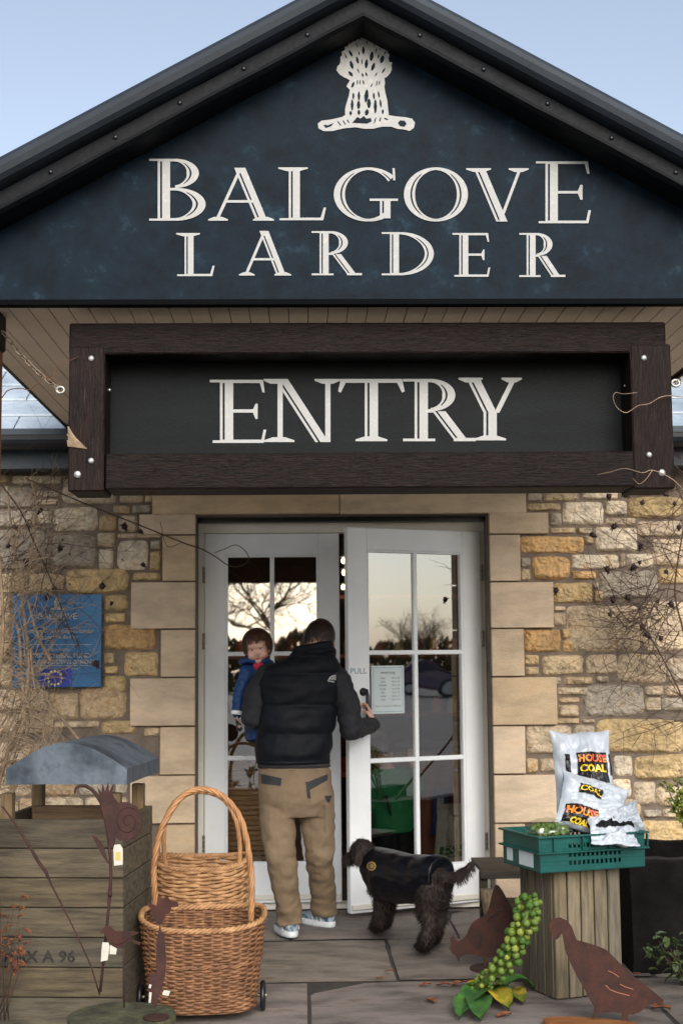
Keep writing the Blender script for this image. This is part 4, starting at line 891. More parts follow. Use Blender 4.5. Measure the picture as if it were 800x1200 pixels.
# hen and goose on the right
C2 = (510, 1020); Y = 6.95
hen = thing('hen_ornament', 'rusty steel hen cut-out pecking at the paving beside the sprout stalk', 'garden ornament', P(570, 1150, Y))
cut('hen_body', crop(C2, 5.333, [(372, 92), (392, 92), (420, 130), (448, 180), (478, 235), (494, 290), (492, 350), (476, 400), (452, 440), (430, 470), (404, 500), (392, 530), (350, 545), (300, 542), (240, 530), (190, 528), (150, 545), (150, 570), (135, 555), (128, 535), (104, 520), (84, 490), (96, 466), (92, 440), (104, 405), (120, 412), (122, 432), (140, 446), (170, 430), (196, 400), (212, 360), (230, 330), (262, 305), (300, 290), (325, 255), (342, 200), (352, 150)]), Y, M['rust'], hen)
cut('hen_leg', crop(C2, 5.333, [(300, 540), (318, 540), (316, 600), (300, 640)]), Y + .002, M['rust'], hen); cut('hen_leg', crop(C2, 5.333, [(350, 540), (368, 540), (372, 600), (352, 650)]), Y + .002, M['rust'], hen)
mk = MB(); mk.tube([P(*q, Y - .002) for q in crop(C2, 5.333, [(320, 320), (350, 300), (340, 295), (375, 275), (390, 262), (385, 255), (420, 238)])], .003, 4); mk.tube([P(*q, Y - .002) for q in crop(C2, 5.333, [(290, 395), (285, 430), (290, 450), (272, 470), (268, 490)])], .003, 4); mk.build('wing_cuts', M['bagk'], hen)
hb = G(560, 1146); MB().tube([(P(575, 1146, Y).x, Y, .0), (P(575, 1146, Y).x, Y, .008)], .10, 26).build('base_disc', M['rust'], hen)
C3 = (620, 1060); Y = 5.86
go = thing('goose_ornament', 'large rusty steel goose cut-out with lowered head on an oval wooden base', 'garden ornament', G(705, 1190))
cut('goose_body', crop(C3, 4.444, [(106, 140), (100, 112), (108, 88), (130, 72), (160, 68), (195, 84), (220, 115), (232, 150), (246, 185), (300, 200), (350, 215), (400, 236), (440, 275), (490, 325), (550, 380), (610, 425), (665, 470), (698, 500), (694, 524), (650, 512), (610, 530), (575, 560), (540, 575), (500, 570), (440, 562), (370, 566), (345, 550), (315, 500), (285, 440), (245, 370), (215, 310), (190, 250), (178, 190), (170, 150), (150, 178), (128, 188), (118, 160)]), Y, M['rust'], go)
for q in ([(336, 540), (362, 545), (350, 590), (332, 590)], [(480, 560), (515, 560), (510, 650), (485, 650)]): cut('goose_leg', crop(C3, 4.444, q), Y + .002, M['rust'], go)
mk = MB()
for ln in ([(395, 420), (420, 445), (460, 460), (520, 475)], [(410, 345), (440, 360), (465, 378)], [(470, 415), (500, 430), (540, 442)]): mk.tube([P(*q, Y - .001) for q in crop(C3, 4.444, ln)], .0018, 5)
M['groove'] = mat('scratched_rust', S(150, 96, 70), rough=.8); mk.build('wing_cuts', M['groove'], go)
wb = MB(); wc_ = G(685, 1190, .01); 
wb.prism([V((wc_.x + .19 * cos(2 * pi * k / 30), 5.84 + .085 * sin(2 * pi * k / 30) - .06 * cos(2 * pi * k / 30), .004)) for k in range(30)], (0, 0, .018)); M['board'] = mat('varnished_board', S(120, 72, 38), S(150, 98, 56), 8, .5, .2, 30, stretch=(1, 6, 1)); wb.build('oval_base', M['board'], go)

# ================================================================ RIGHT-HAND DISPLAY
ph = R(19); rc = Matrix.Rotation(ph, 3, 'Z')
K0 = V((P(651, 1158, 6.3).x, 6.3, 0))
def KW(x, y, z): return K0 + rc @ V((x, y, z))
wcr = thing('wooden_crate', 'upright weathered slatted wooden crate under the teal plastic crate', 'wooden crate', KW(.17, .15, 0)); kw, kd, kh = .335, .30, P(651, 1020, 6.3).z - .002
for i in range(5):
    a, b = kw * i / 5, kw * (i + 1) / 5
    MB().box(KW((a + b) / 2, .009, kh / 2 + rnd.uniform(0, .004)), (b - a - .007, .018, kh - .01), rot=rc, col=wc(1.5), bev=.003).build('slat', M['oldwoodv'], wcr)
for i in range(4):
    a, b = kd * i / 4 + .02, kd * (i + 1) / 4 + .018
    for xx in (.009, kw - .009): MB().box(KW(xx, (a + b) / 2, kh / 2), (.018, b - a - .007, kh - .01), rot=rc, col=wc(1.05), bev=.003).build('slat', M['oldwoodv'], wcr)
for z in (.05, kh - .05):
    m_ = MB(); m_.box(KW(kw / 2, .03, z), (kw - .05, .02, .05), rot=rc, col=wc(.8)); m_.box(KW(kw / 2, kd - .02, z), (kw - .05, .02, .05), rot=rc, col=wc(.8)); m_.build('batten', M['oldwood'], wcr)
MB().box(KW(kw / 2, kd / 2 + .01, kh - .02), (kw - .05, kd - .06, .03), rot=rc, col=wc(.8)).build('top', M['oldwood'], wcr)
# teal crate
zc0 = kh + .004; T0 = V((P(633, 1028, 6.2).x, 6.2, zc0)); rt = Matrix.Rotation(R(18), 3, 'Z')
def TW(x, y, z): return T0 + rt @ V((x, y, z))
tc_ = thing('plastic_crate', 'teal perforated plastic crate holding coal and sprout bags on the wooden crate', 'plastic crate', TW(.27, .18, 0)); tw, td, thh = .515, .36, .155
cm = MB()
def tb(x0, x1, y0, y1, z0, z1, bev=.002): cm.box(TW((x0 + x1) / 2, (y0 + y1) / 2, (z0 + z1) / 2), (x1 - x0, y1 - y0, z1 - z0), rot=rt, bev=bev)
tb(0, tw, 0, td, 0, .006)
def wallx(y0, y1, front):
    rows_ = [0, .028, .046, .062, .080, .100, .118, thh]
    for k in range(0, len(rows_) - 1):
        z0, z1 = rows_[k], rows_[k + 1]
        if k % 2 == 0: tb(0, tw, y0, y1, z0, z1, .0015)
        else:
            x = 0
            tb(0, .13, y0, y1, z0, z1, 0)
            n_ = 12; xs_ = .13
            for j in range(n_): tb(xs_ + j * .022, xs_ + j * .022 + .009, y0, y1, z0, z1, 0)
            tb(xs_ + n_ * .022, tw, y0, y1, z0, z1, 0)
wallx(0, .005, True); wallx(td - .005, td, False)
tb(0, .005, 0.005, td - .005, 0, thh); tb(tw - .005, tw, .005, td - .005, 0, thh)
for z in (.088, thh): 
    tb(-.016, tw + .016, -.016, .004, z - .008, z); tb(-.016, tw + .016, td - .004, td + .016, z - .008, z); tb(-.016, .004, 0, td, z - .008, z); tb(tw - .004, tw + .016, 0, td, z - .008, z)
for x in (-.012, .06, .2, .33, tw - .055, tw + .006): tb(x, x + .006, -.014, 0, .09, thh - .01)
cm.build('crate_shell', M['crate'], tc_)
lb = MB(); lb.add([TW(-.0015, .06, .015), TW(-.0015, .20, .015), TW(-.0015, .20, .078), TW(-.0015, .06, .078)], [(0, 1, 2, 3)]); lb.add([TW(-.0015, .26, .02), TW(-.0015, .32, .02), TW(-.0015, .32, .075), TW(-.0015, .26, .075)], [(0, 1, 2, 3)]); lb.build('label', M['paper'], tc_)
for j in range(2): MB().box(TW(.345 + j * .028, -.017, .128), (.017, .003, .022), rot=rt, bev=.001).build('handle_clip', M['paper'], tc_)
# bags
def bag(name, label, cat, c, ux, uz, w_, h_, thick, mt, prints, seed, seam=.06):
    """pillow bag; c = centre, ux / uz = unit vectors across and up its face; prints = ([poly uv], text...)"""
    t = thing(name, label, cat, c); ux, uz = V(ux).normalized(), V(uz).normalized(); un = ux.cross(uz).normalized(); un = -un if un.y > 0 else un
    def sf(u, v, side, off=0):
        a, b = u * 2 - 1, v * 2 - 1
        bul = (max(0, 1 - abs(a) ** 2.6) * max(0, 1 - abs(b) ** 3.2)) ** .55
        wr_ = noise.noise(V((u * 4.0 + seed, v * 5, side * 3))) * .55 + noise.noise(V((u * 11, v * 9 + seed, side))) * .34 + abs(noise.noise(V((u * 17 + v * 6, v * 13 + seed, side)))) * .3 + noise.noise(V((u * 3 + v * 9, v * 4 - u * 8, seed))) * .3
        d = thick / 2 * bul + .030 * wr_ * (0.35 + bul)
        ex = 1 - .07 * (1 - abs(b) ** 2) + .05 * noise.noise(V((seed, v * 3, 1))); ey = 1 - .05 * (1 - abs(a) ** 2) + .05 * noise.noise(V((u * 3.5, seed, 2)))
        return V(c) + ux * (a * w_ / 2 * ex) + uz * (b * h_ / 2 * ey) + un * (side * d + (off if side > 0 else -off)) + un * (.02 * noise.noise(V((u * 2 + seed, v * 2, 9))))
    m_ = MB(); m_.grid(lambda u, v: sf(u, v, 1), 40, 40); m_.grid(lambda u, v: sf(u, v, -1), 40, 40, flip=True)
    bo_ = m_.build('bag_skin', mt, t, smooth=True)
    for pr in prints:
        if pr[0] == 'patch':
            _, u0, v0, u1, v1, m2 = pr; q = MB(); q.grid(lambda u, v: sf(u0 + (u1 - u0) * u, v0 + (v1 - v0) * v, 1, .0045), 30, 30); q.build('printed_panel', m2, bo_, smooth=True)
        else:
            _, txt, u, v, s, xs_, m2, bold = pr; q = MB(); vs, fs = text_mesh(txt, s, bold)
            q.add([sf(u + p.x * xs_ / w_, v + p.y / h_, 1, .009) for p in vs], fs); q.build('printed_lettering', m2, bo_)
    return t
b1 = P(683, 912, 6.62)
bag('coal_bag', 'upright white bag of house coal at the back of the teal crate', 'coal bag', b1, (1, .1, -.03), (-.02, .22, 1), .285, .44, .12, M['bagw'],
    [('patch', .34, .44, .90, .76, M['bagk']), ('patch', .14, .48, .22, .74, M['bagk']), ('patch', .94, .52, .985, .74, M['bagk']), ('text', 'HOUSE', .62, .69, .046, 1.04, M['printor'], .0018), ('text', 'COAL', .62, .585, .046, 1.10, M['printyl'], .0018)], 3.3)
b2 = P(694, 945, 6.46)
bag('coal_bag', 'second white coal bag slumped forward in the teal crate, tilted to the right', 'coal bag', b2, (.93, .12, -.30), (.26, .45, 1), .33, .26, .12, M['bagw'],
    [('patch', .06, .05, .52, .36, M['bagk']), ('patch', .20, .60, .56, .78, M['bagk']), ('patch', .72, .12, .80, .34, M['bagk']), ('text', 'HOUSE', .29, .25, .046, .98, M['printor'], .0018), ('text', 'COAL', .29, .08, .03, 1.05, M['printyl'], .0018), ('text', 'COAL', .38, .69, .038, 1.1, M['printyl'], .0012)], 8.1)
b3 = P(730, 962, 6.42)
bag('coal_bag', 'grey-white bag corner sticking out at the right end of the teal crate', 'coal bag', b3, (.95, .2, .25), (-.2, .5, 1), .17, .15, .07, M['bagg'], [], 14.2)
b4 = P(718, 974, 6.33)
bag('paper_bag', 'flat white bag with a brown band lying at the front right of the teal crate', 'bag', b4, (1, .3, -.10), (.1, 1, .55), .24, .20, .03, M['bagw'], [('patch', .12, .55, .95, .66, M['bargeboard'])], 21.0)
# bag of sprouts
bs_c = P(642, 974, 6.34); sb_ = thing('sprout_bag', 'clear bag of loose sprouts in the left of the teal crate', 'vegetable bag', bs_c)
me0 = MB().ell((0, 0, 0), (.013, .013, .015), nu=10, nv=7); sp0 = me0.build('sprout', M['sprout'], sb_, smooth=True); rr = random.Random(11); sp0.location = (0, 0, 0)
for k in range(44):
    o = sp0 if k == 0 else sp0.copy()
    if k: S_.collection.objects.link(o); o.parent = sb_
    a = rr.uniform(0, 2 * pi); r_ = math.sqrt(rr.random()); o.location = (.085 * r_ * cos(a), .07 * r_ * sin(a), .028 * (1 - r_) + rr.uniform(-.02, .012)); o.rotation_euler = (rr.random() * 3, rr.random() * 3, 0)
fb = MB().ell(bs_c + V((0, 0, .0)), (.108, .092, .056), nu=26, nv=14)
organic('bag_film', fb, .008, M['clearbag'], sb_, 1, lambda p, n: p + n * .010 * noise.noise(p * 38))
# Brussels sprout stalk
stk = thing('sprout_stalk', 'green stalk of Brussels sprouts leaning on the wooden crate, leaves spread at its foot', 'sprout stalk', G(560, 1178))
p0_, p1_, p2_ = V((G(552, 1172).x, G(552, 1172).y, .03)), P(608, 1128, 6.0), P(622, 1050, 6.12)
def sk_(t): return p0_ * (1 - t) ** 2 + p1_ * 2 * t * (1 - t) + p2_ * t * t
MB().tube([sk_(k / 14) for k in range(15)], [.017 - .005 * k / 14 for k in range(15)], 10).build('stem', M['sprout'], stk, smooth=True)
pm = MB(); pm.ell((0, 0, 0), (.0165, .0165, .0185), nu=12, nv=8)
for k in range(4): pm.ell((.003 * cos(k * 1.6), .003 * sin(k * 1.6), .003), (.0162, .0145, .0168), Matrix.Rotation(k * .8, 3, 'Z') @ Matrix.Rotation(.35, 3, 'X'), nu=10, nv=7)
spp = pm.build('sprout', M['sprout'], stk, smooth=True)
alt = []; M['sprouty'] = mat('yellowing_sprout', S(92, 112, 34), S(142, 146, 66), 50, .6, .3, 60, spec=.3); M['sproutd'] = mat('dark_sprout', S(40, 74, 20), S(78, 108, 40), 40, .6, .3, 60, c3=S(112, 120, 50), spec=.3)
for k in range(98):
    o = spp if k == 0 else spp.copy()
    if k: S_.collection.objects.link(o); o.parent = stk
    if k in (1, 2): o.data = spp.data.copy(); o.data.materials[0] = (M['sprouty'], M['sproutd'])[k - 1]; alt.append(o.data)
    elif k > 2 and rr.random() < .5: o.data = rr.choice(alt)
    t_ = .06 + .94 * k / 97; a = k * 2.399; c = sk_(t_); tg = (sk_(min(1, t_ + .02)) - sk_(max(0, t_ - .02))).normalized(); u_ = tg.orthogonal().normalized(); v_ = tg.cross(u_)
    rad = .028 + .020 * rr.random(); dr = (u_ * cos(a) + v_ * sin(a)); o.location = c + dr * rad - stk.location; s_ = rr.uniform(.58, 1.02) * (1 if t_ > .3 else .7)
    o.rotation_euler = dr.to_track_quat('Z', 'Y').to_euler(); o.scale = (s_, s_, s_)
def leafm(mb, base, tip, width, curl, seed):
    base, tip = V(base), V(tip); d = tip - base; sd_ = d.cross(V((0, 0, 1))).normalized()
    def f(u, v):
        wv_ = width * 1.12 * math.sin(pi * min(1, v * .93 + .07)) ** .6; x = (u - .5) * wv_
        return base + d * v + sd_ * x + V((0, 0, 1)) * (curl * sin(pi * v) + abs(u - .5) * width * .35 + .008 * noise.noise(V((u * 5, v * 6, seed))))
    mb.grid(f, 8, 10)
M['leafy'] = mat('yellowing_leaf', S(84, 104, 30), S(170, 140, 34), 9, .55, .4, 40, contrast=(.42, .58))
for i, (a, b, wd, h_) in enumerate((((550, 1168), (538, 1196), .08, .03), ((600, 1160), (612, 1178), .07, .02), ((585, 1160), (536, 1190), .11, .05), ((560, 1168), (562, 1199), .10, .03), ((570, 1165), (596, 1186), .10, .045), ((590, 1158), (626, 1160), .10, .04), ((575, 1158), (600, 1178), .07, .03), ((565, 1170), (535, 1172), .075, .06), ((595, 1162), (560, 1180), .07, .05))):
    lf = MB(); pa, pb_ = G(*a, .02), G(*b, .006); leafm(lf, pa, pb_, wd, h_, i * 3.1); o = lf.build('leaf', M['leafy'] if i % 3 == 1 else M['leaf'], stk, smooth=True)
# timber offcuts behind the hen
to = thing('timber_box', 'low dark timber box behind the rusty hen against the door jamb', 'box', (P(595, 1040, 7.6).x, 7.75, 0))
xa_, xb_ = P(563, 1040, 7.55).x, P(625, 1040, 7.55).x; zt_ = P(590, 1022, 7.55).z
for (z0, z1) in ((zt_ - .035, zt_), (.15, .23), (.02, .12)): MB().box(((xa_ + xb_) / 2, 7.56, (z0 + z1) / 2), (xb_ - xa_, .022, z1 - z0), col=wc(.55), bev=.003).build('board', M['oldwood'], to)
for x in (xa_ + .02, xb_ - .02): MB().box((x, 7.60, zt_ / 2), (.04, .05, zt_ - .01), col=wc(.6)).build('corner_post', M['oldwoodv'], to)
MB().box(((xa_ + xb_) / 2, 7.76, zt_ + .010), (xb_ - xa_, .42, .018), col=wc(.6)).build('top', M['oldwood'], to)
ls_ = thing('split_log', 'pale split log leaning beside the open door foot', 'log', G(556, 1080)); q = MB(); a_, b_ = G(560, 1078, .02), P(570, 1042, 7.46); a_.y = 7.40
q.loft([(a_, (.035, 0, .0), (0, .03, 0)), ((a_ + b_) / 2 + V((.004, 0, 0)), (.04, 0, 0), (0, .035, 0)), (b_, (.036, 0, 0), (0, .03, 0))], 9, e=3.0); M['split'] = mat('split_wood', S(150, 132, 104), S(92, 80, 64), 12, .9, .6, 30, stretch=(8, 8, 1)); q.build('log_body', M['split'], ls_)
# dark stone trough and its plant
tx0, tx1 = P(735, 1010, 6.9).x, 2.75; tz = P(760, 1008, 6.9).z
tr_ = thing('stone_trough', 'dark mossy old stone trough in the shade right of the crates', 'trough', ((tx0 + tx1) / 2, 7.1, 0))
q = MB()
def trf(x0, x1, y0, y1, z0, z1): 
    def pf(c): return c + V((.012 * noise.noise(c * 5), .018 * noise.noise(c * 5 + V((7, 0, 0))), .012 * noise.noise(c * 5 + V((0, 9, 0)))))
    q.grid(lambda u, v: pf(V((x0 + (x1 - x0) * u, y0, z0 + (z1 - z0) * v))), 16, 8); q.grid(lambda u, v: pf(V((x0 + (x1 - x0) * u, y0 + (y1 - y0) * v, z1))), 16, 3)
    q.grid(lambda u, v: pf(V((x0, y0 + (y1 - y0) * u, z0 + (z1 - z0) * v))), 4, 8); q.grid(lambda u, v: pf(V((x1, y0 + (y1 - y0) * u, z0 + (z1 - z0) * v))), 4, 8); q.grid(lambda u, v: pf(V((x0 + (x1 - x0) * u, y1, z0 + (z1 - z0) * v))), 16, 8)
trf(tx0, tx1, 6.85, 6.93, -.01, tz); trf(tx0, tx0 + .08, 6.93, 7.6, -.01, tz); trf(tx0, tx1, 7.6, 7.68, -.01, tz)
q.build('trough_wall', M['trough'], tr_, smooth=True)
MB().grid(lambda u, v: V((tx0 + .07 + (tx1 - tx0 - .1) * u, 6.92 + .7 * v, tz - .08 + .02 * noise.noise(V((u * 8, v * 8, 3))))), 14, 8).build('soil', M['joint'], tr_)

# ================================================================ FALLEN LEAVES
lf0 = MB(); lf0.grid(lambda u, v: V(((u - .5) * .045 * sin(pi * min(1, v * .9 + .08)), (v - .5) * .07, .008 * abs(u - .5) * 2 + .004 * sin(v * 5))), 4, 6)
def place_leaf(i, px, py, rz, s_, lab):
    o = L0 if i == 0 else L0.copy()
    if i: S_.collection.objects.link(o)
    o.location = G(px, py, .006); o.rotation_euler = (0, 0, rz); o.scale = (s_,) * 3; tag(o, lab, 'leaf', 'fallen leaves on the paving')
L0 = lf0.build('fallen_leaf', M['deadleaf'], None, smooth=True)
for i, (px, py, rz, s_, lab) in enumerate(((505, 1173, .3, 1.2, 'brown fallen leaf on the front flag, left of the sprout stalk foot'), (498, 1154, 1.8, .8, 'small brown leaf near the flag joint, in line with the dog'), (444, 1147, .5, .7, 'brown leaf on the bare front flag below the dog'), (519, 1154, 1.4, .9, 'brown leaf just left of the hen base'), (535, 1153, 2.2, .9, 'brown leaf beside the hen base'), (546, 1151, .4, .8, 'brown leaf tucked behind the sprout leaves'), (456, 1138, 1.5, .6, 'tiny leaf crumb by the joint under the dog tail'), (774, 1182, 1.0, 1.2, 'reddish leaf behind the goose tail'), (762, 1178, .3, 1.1, 'reddish leaf next to the goose tail'), (590, 1190, 2.0, 1.0, 'brown leaf in front of the sprout leaves'), (640, 1150, .8, .9, 'brown leaf at the left foot of the wooden crate'), (744, 1142, .2, .9, 'leaf in the shade right of the wooden crate'))):
    place_leaf(i, px, py, rz, s_, lab)
# ================================================================ PEOPLE AND THE DOG
from mathutils.bvhtree import BVHTree
def bvh(ob):
    o0 = WL(ob); me = ob.data; return BVHTree.FromPolygons([v.co + o0 for v in me.vertices], [tuple(p.vertices) for p in me.polygons])
def hit(tree, px, py):
    d = ray(px, py).normalized(); h = tree.ray_cast(CAM, d); return h[0], d
def decal(tree, fn, nu, nv, off, name, m, parent):
    """cloth patch that follows the surface below it"""
    mb = MB(); bad = set(); cnt = [0]
    def f(u, v):
        p, d = hit(tree, *fn(u, v)); cnt[0] += 1
        if p is None or p.y > 9: bad.add(cnt[0] - 1); return V((0, 8, 1))
        return p - d * off
    mb.grid(f, nu, nv); kf = [q for q in mb.f if not any(i in bad for i in q)]; mb.f = kf; mb.c = mb.c[:len(kf)]; mb.m = mb.m[:len(kf)]
    us = sorted({i for q in kf for i in q}); mp_ = {i: k for k, i in enumerate(us)}; mb.v = [mb.v[i] for i in us]; mb.f = [tuple(mp_[i] for i in q) for q in kf]; return mb.build(name, m, parent, smooth=True)
def quadfn(a, b, c, d):   # corners in order; bilinear
    return lambda u, v: tuple((a[i] * (1 - u) + b[i] * u) * (1 - v) + (d[i] * (1 - u) + c[i] * u) * v for i in (0, 1))
def vring(px, py, Y, hw, dep, tilt=0):
    c = P(px, py, Y); k = Y / F; return (c, V((hw * k, 0, tilt * hw * k)), V((0, dep, 0)))
def hand(mb, wrist, palm_dir, curl_dir, side_dir, s=1.0):
    """palm, four bent fingers and a thumb leaving the side of the palm"""
    w_, f_, c_, s_ = V(wrist), V(palm_dir).normalized(), V(curl_dir).normalized(), V(side_dir).normalized()
    pc = w_ + f_ * .05 * s
    mb.loft([(w_, s_ * .026 * s, c_ * .018 * s), (w_ + f_ * .03 * s, s_ * .036 * s, c_ * .016 * s), (w_ + f_ * .085 * s, s_ * .041 * s, c_ * .014 * s), (w_ + f_ * .095 * s, s_ * .036 * s, c_ * .010 * s)], 12)
    for i, (o, L_) in enumerate(((-.032, .058), (-.011, .070), (.011, .074), (.031, .066))):
        b = w_ + f_ * .088 * s + s_ * o * s; p1 = b + f_ * L_ * .48 * s + c_ * .012 * s; p2 = p1 + (f_ * .25 + c_) * L_ * .42 * s; p3 = p2 + (c_ * .6 - f_ * .8) * L_ * .38 * s
        mb.chain([b - f_ * .02 * s, p1, p2, p3], [.0095 * s, .009 * s, .0082 * s, .0072 * s], 8)
    t0 = w_ + f_ * .03 * s + s_ * .03 * s; t1 = t0 + (s_ * .7 + f_ * .7 + c_ * .4) * .038 * s; t2 = t1 + (f_ * .5 + c_ * .9 - s_ * .2) * .032 * s
    mb.chain([t0, t1, t2], [.0125 * s, .0105 * s, .0085 * s], 8)

# ---------------------------------------------------------------- man
man = thing('person', 'man seen from behind in black quilted vest and khaki trousers, pulling the door open', 'person', (P(352, 1090, 7.7).x, 7.7, 0))
handle_c = W2(hx, -.055, hz)
bm_ = MB()
hc = P(374, 752, 7.84); tiltm = Matrix.Rotation(R(12), 3, 'Y') @ Matrix.Rotation(R(-14), 3, 'X')
bm_.ell(hc + V((0, 0, .018)), (.076, .096, .098), tiltm, 18, 12); bm_.ell(hc + V((.012, .035, -.045)), (.058, .068, .07), tiltm, 14, 10)
bm_.ell(hc + V((.074, -.005, -.018)), (.012, .02, .032), Matrix.Rotation(R(25), 3, 'Z'), 10, 8); bm_.ell(hc + V((-.073, .01, -.012)), (.012, .02, .032), Matrix.Rotation(R(-25), 3, 'Z'), 10, 8)
bm_.ell(hc + V((.028, .108, -.03)), (.013, .022, .02), None, 8, 6)
bm_.cap(P(371, 768, 7.80), P(362, 790, 7.76), .058, .066)
bm_.loft([vring(352, 778, 7.76, 28, .09), vring(351, 795, 7.75, 40, .105), vring(349, 830, 7.75, 37, .10), vring(346, 870, 7.76, 34, .095), vring(346, 900, 7.76, 36, .105), vring(347, 925, 7.76, 38, .11), vring(348, 945, 7.76, 34, .10)], 18)
LS, LE, LWp = P(311, 795, 7.74), P(297, 840, 7.72), P(318, 842, 7.97)
RS, RE = P(397, 797, 7.74), P(411, 855, 7.76); RW = handle_c + V((-.004, -.085, -.035))
RW = handle_c + V((.040, -.055, -.085))
bm_.chain([LS, LE, LWp], [.05, .042, .032]); bm_.chain([RS, RE, RW], [.05, .042, .030])
hand(bm_, RW, (-.15, .35, .80), (-.8, .5, .1), (-.2, -.9, .3), .95)
hand(bm_, LWp, (.9, .35, .1), (0, -.3, .9), (.2, .9, 0), .95)
heelL, toeL = G(344, 1100, .0), G(325, 1088, .0); heelR, toeR = G(391, 1088, .0), G(360, 1082, .0)
fdL, fdR = (toeL - heelL).normalized(), (toeR - heelR).normalized()
LH, LK, LA = P(326, 925, 7.76), P(329, 1003, 7.68), heelL + fdL * .075 + V((0, 0, .085))
RH, RK, RA = P(369, 925, 7.76), P(374, 1000, 7.80), heelR + fdR * .075 + V((0, 0, .085))
for a, b, c in ((LH, LK, LA), (RH, RK, RA)): bm_.chain([a, b, c], [.075, .05, .036])
pass
for A, hl, to_ in ((LA, heelL, toeL), (RA, heelR, toeR)):
    fd = (to_ - hl).normalized(); bm_.chain([A, V((A.x, A.y, .075))], [.036, .034]); bm_.chain([hl + fd * .06 + V((0, 0, .055)), hl + fd * .2 + V((0, 0, .045))], [.028, .022])
organic('body', bm_, .0065, M['skin'], man, 3)
# hair: short, close cropped cap with a nape line
def hair_cap(name, c, r, rot, m, parent, keep, n, L_, seed, thick=.006, base=True):
    rr = random.Random(seed); mb = MB(); c = V(c)
    if base:
        s_ = MB().ell(c, tuple(x + thick for x in r), rot, 40, 26); rm2 = MB()
        okf = [f for f in s_.f if all(keep(rot.inverted() @ (s_.v[i] - c)) for i in f)]
        mb.add(s_.v, okf)
    for _ in range(n):
        z = rr.uniform(-1, 1); a = rr.uniform(0, 2 * pi); q = math.sqrt(1 - z * z); d = V((q * cos(a), q * sin(a), z)); pl = V((d.x * r[0], d.y * r[1], d.z * r[2]))
        if not keep(pl): continue
        nrm = d; dn = V((0, 0, -1)) + V((d.x, d.y, 0)) * .2 + V((rr.uniform(-.5, .5), rr.uniform(-.5, .5), 0)); dn = (dn - nrm * dn.dot(nrm))
        if dn.length < .05: dn = V((rr.uniform(-1, 1), rr.uniform(-1, 1), 0))
        dn.normalize(); sd_ = nrm.cross(dn).normalized() * .0028
        ln = L_ * rr.uniform(.6, 1.2)
        p = [pl * (1 + thick / r[0]) + nrm * (.002 + h) + dn * ln * t_ for t_, h in ((0, 0), (.5, .004), (1, .001))]
        # wrap the tips round the skull
        p = [q_ if q_.length < 1e-6 else q_ * max(1, ((pl.length + thick + .002) / q_.length) * .995) for q_ in p]
        wv = [c + rot @ q_ for q_ in p]; sdw = rot @ sd_
        mb.add([wv[0] - sdw, wv[0] + sdw, wv[1] + sdw, wv[1] - sdw, wv[2] + sdw * .2, wv[2] - sdw * .2], [(0, 1, 2, 3), (3, 2, 4, 5)])
    return mb.build(name, m, parent, smooth=True)
hair_cap('hair', hc + V((0, 0, .018)), (.076, .096, .098), tiltm, M['hairdark'], man, lambda p: p.z > -.045 - .15 * (p.y + .02) if p.y < .02 else p.z > .012 + .35 * p.y, 2600, .016, 4, .005)
# quilted vest
vm = MB(); seams = [768, 789, 826, 859, 893]
def vest_w(y):   # centre x, half width
    T = [(764, 368, 25), (772, 363, 31), (780, 356, 43), (788, 351, 49), (800, 350, 50), (820, 349, 48), (840, 348, 46.5), (860, 345.5, 44.5), (880, 343.5, 44), (893, 343, 43.5)]
    for (a, b, c), (a2, b2, c2) in zip(T, T[1:]):
        if a <= y <= a2: q = (y - a) / (a2 - a); return b + (b2 - b) * q, c + (c2 - c) * q
    return T[-1][1:]
rg = []
y = 765.0
while y <= 893.1:
    for a, b in zip(seams, seams[1:]):
        if a <= y <= b: q = (y - a) / (b - a); break
    else: q = .5
    puff = (max(0, sin(pi * q))) ** .45
    cx, hw = vest_w(y); dep = .115 + .045 * min(1, (y - 760) / 40)
    if y > 885: puff *= .9
    rg.append(vring(cx, y, 7.755, hw - 2.6 + 3.2 * puff, dep - .014 + .022 * puff)); y += 1.6
vm.loft(rg, 44, e=2.35)
def vw(p, n):
    a = noise.noise(V((p.x * 7, p.y * 7, p.z * 16))) * .007 + noise.noise(V((p.x * 16 + p.z * 9, p.y * 12, p.z * 22 - p.x * 8))) * .0045; return p + n * a
vest = organic('quilted_vest', vm, .0065, M['nylon'], man, 2, vw)
cm_ = MB()
for k in range(2): cm_.tube([P(366, 760 + k * 7, 7.80) + V(((.098 + .01 * k) * cos(q), (.092 + .012 * k) * sin(q), .022 * cos(q + .5) - .0)) for q in [2 * pi * j / 26 for j in range(26)]], .021 - .001 * k, 10, closed=True)
organic('vest_collar', cm_, .006, M['nylon'], man, 2, vw)
def sleeve(pts, rad, seed):
    s_ = MB(); s_.chain(pts, rad, 16)
    return organic('sleeve', s_, .0065, M['softshell'], man, 3, lambda p, n: p + n * (.006 * noise.noise(V((p.x * 12, p.y * 12, p.z * 26 + seed))) + .004 * noise.noise(p * 34)))
sleeve([LS + V((.015, 0, -.005)), LS.lerp(LE, .5) + V((-.012, 0, 0)), LE, LWp], [.082, .078, .068, .052], 1)
sleeve([RS - V((.015, 0, .005)), RS.lerp(RE, .5) + V((.012, 0, 0)), RE, RE.lerp(RW, .5), RW - (RW - RE).normalized() * .02], [.08, .072, .062, .052, .043], 5)
